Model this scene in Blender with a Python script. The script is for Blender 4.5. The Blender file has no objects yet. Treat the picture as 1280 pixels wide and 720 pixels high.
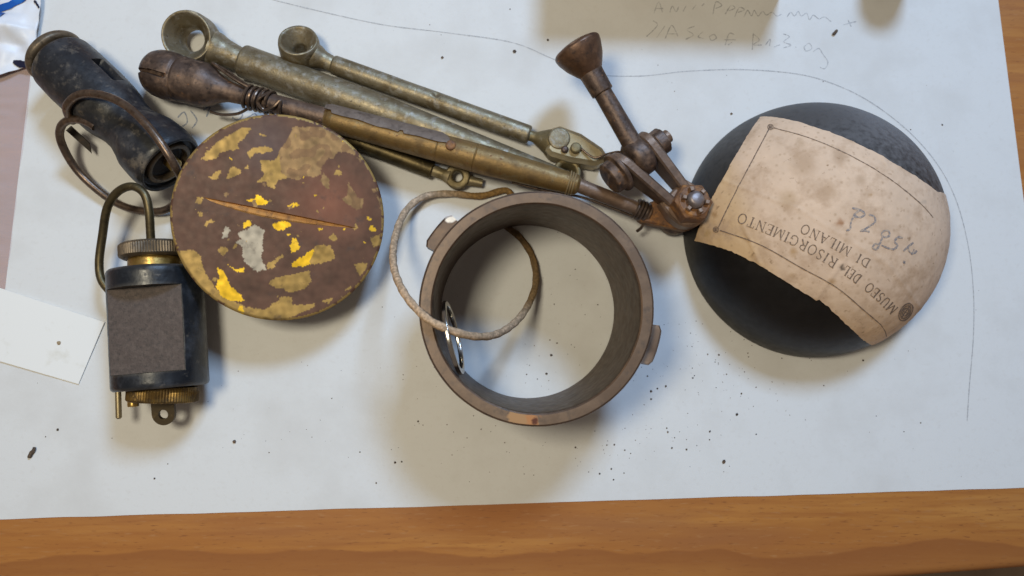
import bpy, math, random
from mathutils import Vector, Matrix, noise
from mathutils.geometry import delaunay_2d_cdt

# ------------------------------------------------------------------ camera, world, lights
MM = 0.001
F, CX, CY, D = 925.0, 640.0, 360.0, 290.0        # focal length in px of a 1280 wide frame, camera height in mm
zc = Vector((35, 80, F)).normalized()            # world up seen in camera axes
yc = (Vector((0, 1, 0)) - zc * zc.y).normalized()
xc = yc.cross(zc)
ROT = Matrix((xc, yc, zc))
CAM = Vector((0, 0, D))
sc = bpy.context.scene
col = sc.collection
cd = bpy.data.cameras.new('camera'); cam = bpy.data.objects.new('camera', cd); col.objects.link(cam)
cd.sensor_width = 36; cd.lens = 36 * F / 1280
cd.clip_start = 0.005; cd.clip_end = 50
cam.matrix_world = Matrix.Translation(CAM * MM) @ ROT.to_4x4()
cd.dof.use_dof = True; cd.dof.focus_distance = 0.262; cd.dof.aperture_fstop = 11
sc.camera = cam

w = bpy.data.worlds.new('World'); sc.world = w; w.use_nodes = True
w.node_tree.nodes['Background'].inputs[0].default_value = (1.0, 0.82, 0.68, 1)
w.node_tree.nodes['Background'].inputs[1].default_value = 0.15

def area(name, loc, target, size, power, color):
    l = bpy.data.lights.new(name, 'AREA'); l.shape = 'RECTANGLE'
    l.size, l.size_y = size; l.energy = power; l.color = color
    o = bpy.data.objects.new(name, l); col.objects.link(o)
    o.location = loc
    o.rotation_euler = (Vector(target) - Vector(loc)).to_track_quat('-Z', 'Y').to_euler()
    return o
area('window_light', (0.27, 0.67, 0.84), (0.02, 0.03, 0), (0.22, 0.20), 8.3, (0.45, 0.67, 1.0))
area('room_lamp', (-0.14, 0.055, 0.50), (0, 0.02, 0), (0.10, 0.10), 1.28, (1.0, 0.90, 0.68))

vs = sc.view_settings
vs.view_transform = 'Standard'; vs.look = 'None'; vs.gamma = 1; vs.exposure = 0.0
vs.use_curve_mapping = False

# ------------------------------------------------------------------ helpers
def ray(px, py):
    return (ROT @ Vector(((px - CX) / F, -(py - CY) / F, -1.0))).normalized()
def U(px, py, z=0.0):
    """point of the place at height z (mm) that the photograph shows at this pixel"""
    d = ray(px, py)
    return CAM + d * ((z - D) / d.z)

random.seed(7)

class MB:
    def __init__(s): s.v = []; s.f = []; s.uv = {}; s.col = None
    def add(s, verts, faces):
        n = len(s.v); s.v += [Vector(p) for p in verts]; s.f += [tuple(i + n for i in f) for f in faces]
        return n

def rnd(prof, rad, k=4, closed=False):
    """round the corners of a (t, r) profile"""
    out = []; n = len(prof)
    for i in range(n):
        p = Vector(prof[i])
        if not closed and (i == 0 or i == n - 1): out.append(p); continue
        a = Vector(prof[i - 1]); b = Vector(prof[(i + 1) % n])
        da, db = a - p, b - p
        m = min(rad, da.length * .45, db.length * .45)
        if m < 1e-6: out.append(p); continue
        A, B = p + da.normalized() * m, p + db.normalized() * m
        for j in range(k + 1):
            t = j / k
            out.append((1 - t) ** 2 * A + 2 * t * (1 - t) * p + t * t * B)
    return [tuple(q) for q in out]

def frame(d, up=Vector((0, 0, 1))):
    d = Vector(d).normalized()
    if abs(d.dot(up)) > .98: up = Vector((0, 1, 0))
    s = d.cross(up).normalized()
    return d, s, s.cross(d).normalized()          # axis, side, up

def lathe(m, prof, P, d, n=48, closed=False, mod=None, up=Vector((0, 0, 1)), sq=1.0, cap=True):
    d, s, u = frame(d, up); P = Vector(P)
    rows = []
    vs_, fs = [], []
    for t, r in prof:
        row = []
        for j in range(n):
            a = 2 * math.pi * j / n
            rr = mod(t, a, r) if mod else r
            row.append(len(vs_)); vs_.append(P + d * t + (s * math.cos(a) + u * math.sin(a) * sq) * rr)
        rows.append(row)
    k = len(rows)
    for i in range(k if closed else k - 1):
        A, B = rows[i], rows[(i + 1) % k]
        for j in range(n):
            fs.append((A[j], A[(j + 1) % n], B[(j + 1) % n], B[j]))
    if not closed and cap:
        fs.append(tuple(reversed(rows[0]))); fs.append(tuple(rows[-1]))
    m.add(vs_, fs)

def crom(pts, sub, closed=False):
    pts = [Vector(p) for p in pts]; n = len(pts); out = []
    rng = range(n if closed else n - 1)
    for i in rng:
        if closed: p0, p1, p2, p3 = pts[i - 1], pts[i], pts[(i + 1) % n], pts[(i + 2) % n]
        else: p0, p1, p2, p3 = pts[max(i - 1, 0)], pts[i], pts[i + 1], pts[min(i + 2, n - 1)]
        for j in range(sub):
            t = j / sub
            out.append(.5 * ((2 * p1) + (p2 - p0) * t + (2 * p0 - 5 * p1 + 4 * p2 - p3) * t * t + (3 * p1 - p0 - 3 * p2 + p3) * t ** 3))
    if not closed: out.append(pts[-1])
    return out

def tube(m, pts, r, n=10, sub=8, closed=False, mod=None):
    P = crom(pts, sub, closed) if sub > 1 else [Vector(p) for p in pts]
    k = len(P)
    T = [((P[(i + 1) % k] if closed or i < k - 1 else P[i]) - (P[i - 1] if closed or i > 0 else P[i])).normalized() for i in range(k)]
    s = frame(T[0])[1]; L = 0; vs_, fs = [], []
    for i in range(k):
        if i: L += (P[i] - P[i - 1]).length
        s = (s - T[i] * s.dot(T[i])).normalized(); u = T[i].cross(s)
        q = i / max(k - 1, 1)
        for j in range(n):
            a = 2 * math.pi * j / n
            rr = r(q) if callable(r) else r
            if mod: rr = mod(L, a, rr)
            vs_.append(P[i] + (s * math.cos(a) + u * math.sin(a)) * rr)
            m.uv[len(m.v) + len(vs_) - 1] = (q, L)
    for i in range(k if closed else k - 1):
        for j in range(n):
            i2 = (i + 1) % k
            fs.append((i * n + j, i * n + (j + 1) % n, i2 * n + (j + 1) % n, i2 * n + j))
    if not closed:
        fs.append(tuple(range(n - 1, -1, -1))); fs.append(tuple((k - 1) * n + j for j in range(n)))
    m.add(vs_, fs)

def prism(m, poly, P, ex, ey, ez, h, bev=0.0):
    """polygon (in ex, ey) extruded by h along ez, with a small bevel on both rims"""
    ex, ey, ez, P = Vector(ex).normalized(), Vector(ey).normalized(), Vector(ez).normalized(), Vector(P)
    n = len(poly); c = sum((Vector(p) for p in poly), Vector((0, 0))) / n
    def lvl(off, z):
        out = []
        for i in range(n):
            p = Vector(poly[i]); a = (p - Vector(poly[i - 1])).normalized(); b = (Vector(poly[(i + 1) % n]) - p).normalized()
            t = (a + b).normalized() if (a + b).length > 1e-6 else a
            nrm = Vector((t.y, -t.x))
            p2 = p - nrm * off
            out.append(P + ex * p2.x + ey * p2.y + ez * z)
        return out
    # orientation: make polygon counter clockwise
    ar = sum(poly[i - 1][0] * poly[i][1] - poly[i][0] * poly[i - 1][1] for i in range(n))
    if ar < 0: poly = poly[::-1]
    L = [lvl(bev, 0), lvl(0, bev), lvl(0, h - bev), lvl(bev, h)] if bev > 0 else [lvl(0, 0), lvl(0, h)]
    vs_ = [v for l in L for v in l]; fs = []
    for k in range(len(L) - 1):
        for i in range(n):
            j = (i + 1) % n
            fs.append((k * n + i, k * n + j, (k + 1) * n + j, (k + 1) * n + i))
    fs.append(tuple(reversed(range(n)))); fs.append(tuple((len(L) - 1) * n + i for i in range(n)))
    m.add(vs_, fs)

def stadium(x0, x1, r0, r1, k=10):
    out = []
    for i in range(k + 1):
        a = math.pi / 2 + math.pi * i / k; out.append((x0 + r0 * math.cos(a), r0 * math.sin(a)))
    for i in range(k + 1):
        a = -math.pi / 2 + math.pi * i / k; out.append((x1 + r1 * math.cos(a), r1 * math.sin(a)))
    return out

def wob(m, amp, scale, start=0):
    for i in range(start, len(m.v)):
        m.v[i] = m.v[i] + noise.noise_vector(m.v[i] * scale) * amp

def root(name, loc, label, cat, group=None):
    o = bpy.data.objects.new(name, None); col.objects.link(o)
    o.empty_display_size = .01
    o.location = Vector(loc) * MM; o['label'] = label; o['category'] = cat
    if group: o['group'] = group
    return o

def build(m, name, mat, parent=None, label=None, cat=None, kind=None, angle=38, loc=None, group=None):
    """link the collected mesh as one object; its vertices are in world mm"""
    base = Vector((0, 0, 0))
    p = parent
    while p is not None:
        base = base + p.location; p = p.parent
    own = Vector(loc) * MM if (loc is not None and parent is None) else Vector((0, 0, 0))
    me = bpy.data.meshes.new(name)
    me.from_pydata([tuple(v * MM - base - own) for v in m.v], [], m.f)
    me.validate()
    if m.uv:
        uvl = me.uv_layers.new(name='UVMap')
        for lp in me.loops: uvl.data[lp.index].uv = m.uv.get(lp.vertex_index, (0, 0))
    if m.col:
        ca = me.color_attributes.new('Col', 'FLOAT_COLOR', 'POINT')
        for i, c in enumerate(m.col): ca.data[i].color = c
    import bmesh
    b = bmesh.new(); b.from_mesh(me); bmesh.ops.recalc_face_normals(b, faces=b.faces); b.to_mesh(me); b.free()
    me.shade_smooth(); me.set_sharp_from_angle(angle=math.radians(angle))
    me.materials.append(mat)
    o = bpy.data.objects.new(name, me); col.objects.link(o)
    o.parent = parent; o.location = own
    if label: o['label'] = label
    if cat: o['category'] = cat
    if kind: o['kind'] = kind
    if group: o['group'] = group
    return o

# ------------------------------------------------------------------ materials
def mat(name, base, layers=(), rough=.5, rough2=None, metallic=0.0, bump=(0.4, 0.3, .1), attr=False, edge=None, spec=.5, spots=(), metal_layers=None, stretch=None):
    """layers: (colour, scale per mm, lo, hi, roughness or None, metallic or None)"""
    M_ = bpy.data.materials.new(name); M_.use_nodes = True
    nt = M_.node_tree; N, Lk = nt.nodes, nt.links
    bs = N['Principled BSDF']
    tc = N.new('ShaderNodeTexCoord'); mp = N.new('ShaderNodeMapping'); mp.inputs['Scale'].default_value = (1000, 1000, 1000)
    Lk.new(tc.outputs['Object'], mp.inputs[0]); co = mp.outputs[0]
    mp.inputs['Location'].default_value = [random.uniform(0, 90) for _ in range(3)]
    if stretch: mp.inputs['Scale'].default_value = stretch
    c = N.new('ShaderNodeRGB'); c.outputs[0].default_value = (*base, 1); cur = c.outputs[0]
    if attr:
        at = N.new('ShaderNodeAttribute'); at.attribute_name = 'Col'; cur = at.outputs['Color']
    rg = N.new('ShaderNodeValue'); rg.outputs[0].default_value = rough; rcur = rg.outputs[0]
    mv = N.new('ShaderNodeValue'); mv.outputs[0].default_value = metallic; mcur = mv.outputs[0]
    if attr: mcur = at.outputs['Alpha']
    def mixf(fac, a, val):
        x = N.new('ShaderNodeMix'); x.data_type = 'FLOAT'
        Lk.new(fac, x.inputs[0]); Lk.new(a, x.inputs[2]); x.inputs[3].default_value = val
        return x.outputs[0]
    def mixc(fac, a, c3, blend='MIX'):
        x = N.new('ShaderNodeMix'); x.data_type = 'RGBA'; x.blend_type = blend
        Lk.new(fac, x.inputs[0]); Lk.new(a, x.inputs[6]); x.inputs[7].default_value = (*c3, 1)
        return x.outputs[2]
    for ly in layers:
        lc, s, lo, hi = ly[:4]
        nz = N.new('ShaderNodeTexNoise'); nz.inputs['Scale'].default_value = s; nz.inputs['Detail'].default_value = 7
        nz.inputs['Roughness'].default_value = .62
        off = N.new('ShaderNodeVectorMath'); off.operation = 'ADD'; off.inputs[1].default_value = [random.uniform(0, 50) for _ in range(3)]
        Lk.new(co, off.inputs[0]); Lk.new(off.outputs[0], nz.inputs['Vector'])
        mr = N.new('ShaderNodeMapRange'); mr.inputs[1].default_value = lo; mr.inputs[2].default_value = hi
        Lk.new(nz.outputs[0], mr.inputs[0])
        cur = mixc(mr.outputs[0], cur, lc)
        if len(ly) > 4 and ly[4] is not None: rcur = mixf(mr.outputs[0], rcur, ly[4])
        if len(ly) > 5 and ly[5] is not None: mcur = mixf(mr.outputs[0], mcur, ly[5])
    for (p, rad, lc, rr) in spots:                 # local stains, and the dome's painted sheen: place in local mm, radius, colour
        vd = N.new('ShaderNodeVectorMath'); vd.operation = 'DISTANCE'
        nz = N.new('ShaderNodeTexNoise'); nz.inputs['Scale'].default_value = .5; nz.inputs['Detail'].default_value = 4
        raw = N.new('ShaderNodeVectorMath'); raw.operation = 'SCALE'; raw.inputs[3].default_value = 1000; Lk.new(tc.outputs['Object'], raw.inputs[0])
        Lk.new(raw.outputs[0], vd.inputs[0]); vd.inputs[1].default_value = p
        Lk.new(raw.outputs[0], nz.inputs['Vector'])
        ad = N.new('ShaderNodeMath'); ad.operation = 'MULTIPLY_ADD'; Lk.new(nz.outputs[0], ad.inputs[0]); ad.inputs[1].default_value = -rad * 1.3; Lk.new(vd.outputs['Value'], ad.inputs[2])
        mr = N.new('ShaderNodeMapRange'); mr.inputs[1].default_value = rad * .55; mr.inputs[2].default_value = rad * (.25 if rad < 10 else -.35)
        Lk.new(ad.outputs[0], mr.inputs[0]); cur = mixc(mr.outputs[0], cur, lc); rcur = mixf(mr.outputs[0], rcur, rr)
    if edge:
        ge = N.new('ShaderNodeNewGeometry'); mr = N.new('ShaderNodeMapRange'); mr.inputs[1].default_value = edge[1]; mr.inputs[2].default_value = edge[2]
        Lk.new(ge.outputs['Pointiness'], mr.inputs[0]); cur = mixc(mr.outputs[0], cur, edge[0])
    if rough2 is not None:
        nz = N.new('ShaderNodeTexNoise'); nz.inputs['Scale'].default_value = .35; nz.inputs['Detail'].default_value = 5; Lk.new(co, nz.inputs['Vector'])
        mr = N.new('ShaderNodeMapRange'); mr.inputs[1].default_value = .35; mr.inputs[2].default_value = .65
        Lk.new(nz.outputs[0], mr.inputs[0]); rcur = mixf(mr.outputs[0], rcur, rough2)
    Lk.new(cur, bs.inputs['Base Color']); Lk.new(rcur, bs.inputs['Roughness']); Lk.new(mcur, bs.inputs['Metallic'])
    bs.inputs['Specular IOR Level'].default_value = spec
    if bump:
        nz = N.new('ShaderNodeTexNoise'); nz.inputs['Scale'].default_value = bump[0]; nz.inputs['Detail'].default_value = 6
        Lk.new(co, nz.inputs['Vector'])
        bp = N.new('ShaderNodeBump'); bp.inputs['Strength'].default_value = bump[1]; bp.inputs['Distance'].default_value = bump[2] * MM
        Lk.new(nz.outputs[0], bp.inputs['Height']); Lk.new(bp.outputs[0], bs.inputs['Normal'])
    return M_

def nodes_of(M_): return M_.node_tree.nodes, M_.node_tree.links, M_.node_tree.nodes['Principled BSDF']

m_paper = mat('paper', (.74, .74, .73), [((.66, .65, .63), .035, .45, .75), ((.70, .69, .67), .5, .55, .75)], rough=.85, bump=(1.2, .25, .12), spec=.2)
m_card = mat('card_white', (.86, .86, .84), [((.72, .70, .63), .1, .58, .8)], rough=.7, bump=(.8, .1, .1), spec=.3)
m_pencil = mat('graphite', (.36, .36, .37), [((.58, .58, .58), 1.3, .38, .62)], rough=.7, bump=None)
m_ink_blue = mat('blue_ink', (.24, .29, .40), [((.5, .52, .58), 1.2, .45, .65)], rough=.7, bump=None)
m_collar = mat('brown_oxidised_steel', (.095, .062, .045), [((.20, .125, .08), .12, .45, .7, .5, None), ((.075, .058, .05), .3, .52, .72, .45, None), ((.30, .18, .10), 1.1, .64, .74, .6, None)], rough=.42, metallic=.55, bump=(1.3, .25, .15), edge=((.30, .21, .15), .53, .60))
m_rust = mat('rusty_iron', (.112, .076, .060), [((.22, .14, .095), .22, .48, .7, .6, .3), ((.045, .032, .028), .4, .52, .7), ((.33, .14, .045), .35, .62, .72, .8, 0.0)], rough=.48, metallic=.6, bump=(.9, .45, .25), edge=((.30, .20, .14), .53, .62))
m_orange_rust = mat('orange_rust_iron', (.20, .10, .05), [((.40, .18, .05), .3, .48, .66, .8, 0.0), ((.09, .05, .035), .4, .55, .7)], rough=.6, metallic=.4, bump=(.9, .5, .25))
m_olive = mat('aged_brass', (.225, .178, .092), [((.145, .11, .052), .12, .46, .68, .6, None), ((.27, .24, .175), .25, .56, .74, .6, .4), ((.075, .055, .03), .9, .60, .70, .7, .3)], rough=.46, rough2=.58, metallic=.6, bump=(1.4, .45, .2), edge=((.5, .42, .27), .53, .6))
m_pewter = mat('greyed_brass', (.255, .215, .145), [((.165, .125, .070), .13, .44, .62, .5, None), ((.34, .315, .27), .35, .52, .68, .5, .5), ((.26, .20, .10), 2.2, .54, .66, .4, None), ((.075, .055, .033), 1.0, .61, .70, .7, .3)], rough=.40, rough2=.55, metallic=.65, bump=(1.5, .45, .2), edge=((.52, .46, .32), .53, .6))
m_brown_brass = mat('brown_brass', (.235, .145, .050), [((.145, .088, .034), .15, .46, .68, .6, None), ((.24, .185, .10), .3, .56, .72), ((.17, .07, .028), .8, .61, .69, .8, .1), ((.09, .055, .025), 1.3, .60, .70, .7, .2)], rough=.48, metallic=.5, bump=(1.3, .4, .2), edge=((.42, .32, .18), .53, .6))
m_brass = mat('worn_brass', (.50, .33, .10), [((.20, .125, .045), .35, .45, .66, .55, .6), ((.07, .045, .02), .7, .56, .7, .7, .3)], rough=.3, metallic=.9, bump=(.9, .3, .15))
m_darkbrass = mat('dark_brass', (.105, .080, .038), [((.055, .042, .022), .3, .45, .65), ((.22, .165, .075), .6, .6, .72)], rough=.45, metallic=.8, bump=(.9, .3, .15), edge=((.4, .33, .2), .53, .6))
m_nutbrass = mat('dark_worn_brass', (.24, .15, .045), [((.09, .055, .02), .3, .42, .6, .6, .5), ((.5, .34, .1), .5, .64, .74, .3, .9)], rough=.4, metallic=.75, bump=(.9, .3, .15))
m_knob = mat('dull_bronze', (.175, .135, .092), [((.27, .20, .13), .2, .5, .7), ((.08, .065, .05), .5, .5, .7)], rough=.5, metallic=.6, bump=(.9, .3, .15))
m_black = mat('black_ebonite', (.016, .018, .023), [((.050, .050, .055), .12, .48, .72, .5, None), ((.13, .11, .09), .35, .56, .76, .8, None), ((.19, .155, .115), .10, .57, .74, .8, None), ((.010, .011, .014), .9, .56, .66, .4, None)], rough=.33, rough2=.5, bump=(1.0, .35, .2), edge=((.15, .125, .10), .53, .62))
m_black2 = mat('black_enamel', (.009, .012, .017), [((.035, .04, .05), .2, .5, .7, .45, None), ((.13, .11, .09), .3, .62, .76, .8, None)], rough=.3, rough2=.45, bump=(1.0, .3, .2), edge=((.17, .145, .115), .53, .61))
m_hole = mat('dark_recess', (.022, .016, .012), [((.06, .035, .02), .5, .5, .7)], rough=.7, bump=None)
m_flat = mat('worn_brown_panel', (.080, .060, .054), [((.115, .088, .078), .5, .45, .7), ((.046, .038, .036), .9, .5, .7)], rough=.62, metallic=.2, bump=(1.6, .5, .15))
m_dome = mat('black_iron_shell', (.0065, .0052, .0045), [((.012, .0098, .0085), .08, .45, .7, .5, None), ((.05, .042, .036), .6, .68, .80, .7, None)], spots=[((20, 44, 22), 44, (.15, .146, .15), .6), ((-22, 40, 20), 30, (.08, .077, .077), .6), ((-46, 14, 18), 14, (.035, .032, .03), .6)], rough=.42, rough2=.52, metallic=.0, bump=(1.0, .18, .12), spec=.36)  # large grey spots paint the window's sheen, with dust, on the upper slope
m_label = mat('peach_paper', (.7, .5, .35), [((.50, .335, .215), .11, .50, .74), ((.29, .175, .095), .38, .63, .75)], rough=.78, bump=(.7, .3, .25), attr=True, spec=.25)
m_print = mat('brown_black_print', (.15, .105, .08), [((.36, .25, .17), 1.3, .42, .66)], rough=.8, bump=None)
m_crayon = mat('grey_pencil_number', (.25, .22, .22), [((.52, .40, .30), 1.3, .45, .62)], rough=.8, bump=None)
m_disc = mat('flaking_paint_on_brass', (.2, .1, .07), [((.075, .05, .042), .16, .58, .80, .6, None), ((.30, .20, .08), .9, .69, .73, .5, .4)], rough=.50, rough2=.60, spec=.3, attr=True, bump=(1.4, .15, .08))
m_slot = mat('brown_slot', (.40, .19, .04), [((.20, .09, .025), .4, .45, .65)], rough=.5, metallic=.2)
m_steel = mat('bright_steel', (.55, .53, .50), [((.30, .28, .24), .4, .5, .7)], rough=.22, metallic=1, bump=(.8, .15, .1))
m_wire = mat('brown_wire', (.14, .10, .075), [((.24, .16, .11), .4, .5, .7), ((.08, .05, .035), .6, .5, .68)], rough=.36, metallic=.7, bump=(1.2, .35, .15))
m_crumb = mat('rust_crumbs', (.07, .05, .04), [((.16, .10, .06), .6, .5, .6)], rough=.8, bump=None)
m_strip = mat('grey_brown_sheet', (.165, .125, .10), [((.225, .18, .15), .25, .5, .7), ((.09, .065, .05), .4, .5, .7)], rough=.6, metallic=.25, bump=(.9, .3, .15))
m_bag = mat('white_plastic', (.80, .82, .87), [((.66, .68, .75), .05, .5, .7)], rough=.42, bump=(.12, .4, .8))
m_bagblue = mat('blue_print', (.012, .10, .42), [((.03, .20, .55), .15, .5, .7)], rough=.3, bump=None)
m_bagdark = mat('navy_strip', (.012, .014, .04), rough=.35, bump=None)

# twisted cord
m_cord = mat('twisted_cord', (.52, .40, .27), [((.36, .25, .14), .5, .5, .75)], rough=.85, bump=None)
N, Lk, bs = nodes_of(m_cord)
uvn = N.new('ShaderNodeUVMap'); sx = N.new('ShaderNodeSeparateXYZ'); Lk.new(uvn.outputs[0], sx.inputs[0])
rp = N.new('ShaderNodeValToRGB'); e = rp.color_ramp.elements
e[0].position = 0; e[0].color = (.30, .17, .05, 1); e[1].position = 1; e[1].color = (.14, .08, .03, 1)
for pos, c in ((.12, (.33, .19, .06)), (.165, (.54, .41, .29)), (.40, (.64, .45, .29)), (.66, (.60, .42, .27)), (.76, (.30, .20, .10)), (.84, (.20, .115, .04))):
    x = e.new(pos); x.color = (*c, 1)
Lk.new(sx.outputs[0], rp.inputs[0])
nz = N.new('ShaderNodeTexNoise'); nz.inputs['Scale'].default_value = 900; nz.inputs['Detail'].default_value = 5
tc = N.new('ShaderNodeTexCoord'); Lk.new(tc.outputs['Object'], nz.inputs['Vector'])
mr = N.new('ShaderNodeMapRange'); mr.inputs[1].default_value = .4; mr.inputs[2].default_value = .7; mr.inputs[3].default_value = .55; mr.inputs[4].default_value = 1.1
Lk.new(nz.outputs[0], mr.inputs[0])
mx = N.new('ShaderNodeVectorMath'); mx.operation = 'SCALE'; Lk.new(rp.outputs[0], mx.inputs[0]); Lk.new(mr.outputs[0], mx.inputs[3])
Lk.new(mx.outputs[0], bs.inputs['Base Color'])
bp = N.new('ShaderNodeBump'); bp.inputs['Strength'].default_value = .6; bp.inputs['Distance'].default_value = .0003
Lk.new(nz.outputs[0], bp.inputs['Height']); Lk.new(bp.outputs[0], bs.inputs['Normal'])

# wood: long grain along x, pores, darker growth bands
m_wood = mat('table_wood', (.49, .205, .046), [((.41, .155, .034), 1.0, .42, .66), ((.54, .245, .062), .6, .5, .72)], rough=.42, rough2=.5, bump=(2.0, .12, .08), stretch=(14, 150, 150))
N, Lk, bs = nodes_of(m_wood)
src = bs.inputs['Base Color'].links[0].from_socket
tc = N.new('ShaderNodeTexCoord')
def stretched(scale, nscale, lo, hi, colr, src, detail=5, dist=0.0, rot=0.0):
    mp = N.new('ShaderNodeMapping'); mp.inputs['Scale'].default_value = scale; mp.inputs['Rotation'].default_value = (0, 0, rot)
    Lk.new(tc.outputs['Object'], mp.inputs[0])
    nz = N.new('ShaderNodeTexNoise'); nz.inputs['Scale'].default_value = nscale; nz.inputs['Detail'].default_value = detail; nz.inputs['Distortion'].default_value = dist
    Lk.new(mp.outputs[0], nz.inputs['Vector'])
    mr = N.new('ShaderNodeMapRange'); mr.inputs[1].default_value = lo; mr.inputs[2].default_value = hi; Lk.new(nz.outputs[0], mr.inputs[0])
    x = N.new('ShaderNodeMix'); x.data_type = 'RGBA'; Lk.new(mr.outputs[0], x.inputs[0]); Lk.new(src, x.inputs[6]); x.inputs[7].default_value = (*colr, 1)
    return x.outputs[2]
src = stretched((5, 55, 55), 1.0, .44, .64, (.40, .15, .035), src, 5, .5)
src = stretched((25, 420, 420), 1.0, .45, .70, (.38, .14, .033), src, 4, .3, .04)
src = stretched((9, 60, 60), 1.0, .48, .75, (.34, .13, .042), src, 3, .4)
src = stretched((230, 1200, 1200), 1.0, .61, .74, (.29, .105, .028), src, 2, 0, .30)
src = stretched((160, 900, 900), 1.0, .60, .78, (.44, .20, .07), src, 2, 0, .35)
# a growth ring: wavy border with darker heartwood on the near side of it
sxy = N.new('ShaderNodeSeparateXYZ'); Lk.new(tc.outputs['Object'], sxy.inputs[0])
mpx = N.new('ShaderNodeMapping'); mpx.inputs['Scale'].default_value = (13, 1.5, 0); Lk.new(tc.outputs['Object'], mpx.inputs[0])
nzb = N.new('ShaderNodeTexNoise'); nzb.inputs['Scale'].default_value = 1; nzb.inputs['Detail'].default_value = 3; Lk.new(mpx.outputs[0], nzb.inputs['Vector'])
yy = N.new('ShaderNodeMath'); yy.operation = 'MULTIPLY_ADD'; Lk.new(nzb.outputs[0], yy.inputs[0]); yy.inputs[1].default_value = .020; Lk.new(sxy.outputs[1], yy.inputs[2])
def band(lo, hi, colr, src, top=1.0):
    mr = N.new('ShaderNodeMapRange'); mr.inputs[1].default_value = lo; mr.inputs[2].default_value = hi; mr.inputs[4].default_value = top; Lk.new(yy.outputs[0], mr.inputs[0])
    x = N.new('ShaderNodeMix'); x.data_type = 'RGBA'; Lk.new(mr.outputs[0], x.inputs[0]); Lk.new(src, x.inputs[6]); x.inputs[7].default_value = (*colr, 1); return x.outputs[2]
YB = U(640, 688, 0).y * MM + .010
old = src
dk = band(YB, YB - .0008, (.30, .105, .028), src, .75)
mrl = N.new('ShaderNodeMapRange'); mrl.inputs[1].default_value = YB - .0015; mrl.inputs[2].default_value = YB - .009; Lk.new(yy.outputs[0], mrl.inputs[0])
xx = N.new('ShaderNodeMix'); xx.data_type = 'RGBA'; Lk.new(mrl.outputs[0], xx.inputs[0]); Lk.new(dk, xx.inputs[6])
md = N.new('ShaderNodeMix'); md.data_type = 'RGBA'; md.inputs[0].default_value = .45; Lk.new(old, md.inputs[6]); md.inputs[7].default_value = (.32, .12, .032, 1)
Lk.new(md.outputs[2], xx.inputs[7]); src = xx.outputs[2]
Lk.new(src, bs.inputs['Base Color'])

# clear film
m_film = bpy.data.materials.new('clear_film'); m_film.use_nodes = True
N, Lk, bs = nodes_of(m_film)
bs.inputs['Base Color'].default_value = (.85, .82, .84, 1); bs.inputs['Roughness'].default_value = .16
tr = N.new('ShaderNodeBsdfTransparent'); tr.inputs[0].default_value = (.97, .93, .94, 1)
mxs = N.new('ShaderNodeMixShader'); mxs.inputs[0].default_value = .27
Lk.new(tr.outputs[0], mxs.inputs[1]); Lk.new(bs.outputs[0], mxs.inputs[2]); Lk.new(mxs.outputs[0], N['Material Output'].inputs[0])

# ------------------------------------------------------------------ table
PAPER_Z = 0.0            # top of the paper
TAB_Z = -0.45            # top of the table
e0, e1 = U(560, 768, TAB_Z), U(1290, 711, TAB_Z)
ed = (e1 - e0).normalized(); en = Vector((ed.y, -ed.x, 0))      # en points out of the table, towards the viewer
m = MB()
A, B = e0 - ed * 900, e0 + ed * 900
prof = [(-1400, 0)] + [(-4 + 4 * math.sin(a), -4 + 4 * math.cos(a)) for a in [math.pi / 2 * i / 8 for i in range(9)]] + [(0, -26), (-1400, -26)]
for P in (A, B):
    for t, z in prof: m.v.append(P + en * t + Vector((0, 0, z)))
k = len(prof)
for i in range(k):
    j = (i + 1) % k; m.f.append((i, j, k + j, k + i))
m.f.append(tuple(range(k))); m.f.append(tuple(range(2 * k - 1, k - 1, -1)))
build(m, 'table_top', m_wood, kind='structure', loc=(0, 0, TAB_Z))
m = MB()
m.add([(-2500, -2500, -720), (2500, -2500, -720), (2500, 2500, -720), (-2500, 2500, -720)], [(0, 1, 2, 3)])
m_floor = mat('floor_wood', (.33, .24, .16), [((.25, .17, .11), .02, .4, .7)], rough=.5)
build(m, 'floor', m_floor, kind='structure', loc=(0, 0, -720))

# ------------------------------------------------------------------ paper sheet with its pencil marks
bl, br = U(-75, 650.2, 0), U(1330, 608.5, 0)
tl, tr_ = U(49 + .119 * 90, -90, 0), U(1248 - .128 * 90, -90, 0)
bl = U(49 - .119 * 650.2, 650.2, 0); br = U(1248 + .128 * 608, 608.4, 0)
nx, ny = 160, 80
m = MB()
def pz(p): return .10 * noise.noise(p * .02) + .04 * noise.noise(p * .09)
for lay in (0, 1):
    for j in range(ny + 1):
        for i in range(nx + 1):
            a, b = i / nx, j / ny
            p = (bl * (1 - a) + br * a) * (1 - b) + (tl * (1 - a) + tr_ * a) * b
            e_ = min(a, 1 - a, b) * 40
            z = pz(p) - .12
            p = p + Vector((0, .25 * noise.noise(p * .06), 0)) * (1 if j in (0,) else 0)
            m.v.append(Vector((p.x, p.y, z - (.22 if lay else 0))))
W_ = nx + 1; off = W_ * (ny + 1)
for j in range(ny):
    for i in range(nx):
        q = j * W_ + i
        m.f.append((q, q + 1, q + 1 + W_, q + W_)); m.f.append((off + q, off + q + W_, off + q + 1 + W_, off + q + 1))
rim = [i for i in range(nx)] + [nx + j * W_ for j in range(ny)] + [ny * W_ + nx - i for i in range(nx)] + [(ny - j) * W_ for j in range(ny)]
for i in range(len(rim)):
    a, b = rim[i], rim[(i + 1) % len(rim)]
    m.f.append((a, off + a, off + b, b))
paper = build(m, 'paper_sheet', m_paper, label='large white sheet of paper on the wooden table under all the parts', cat='paper', loc=U(640, 330, 0))

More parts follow.
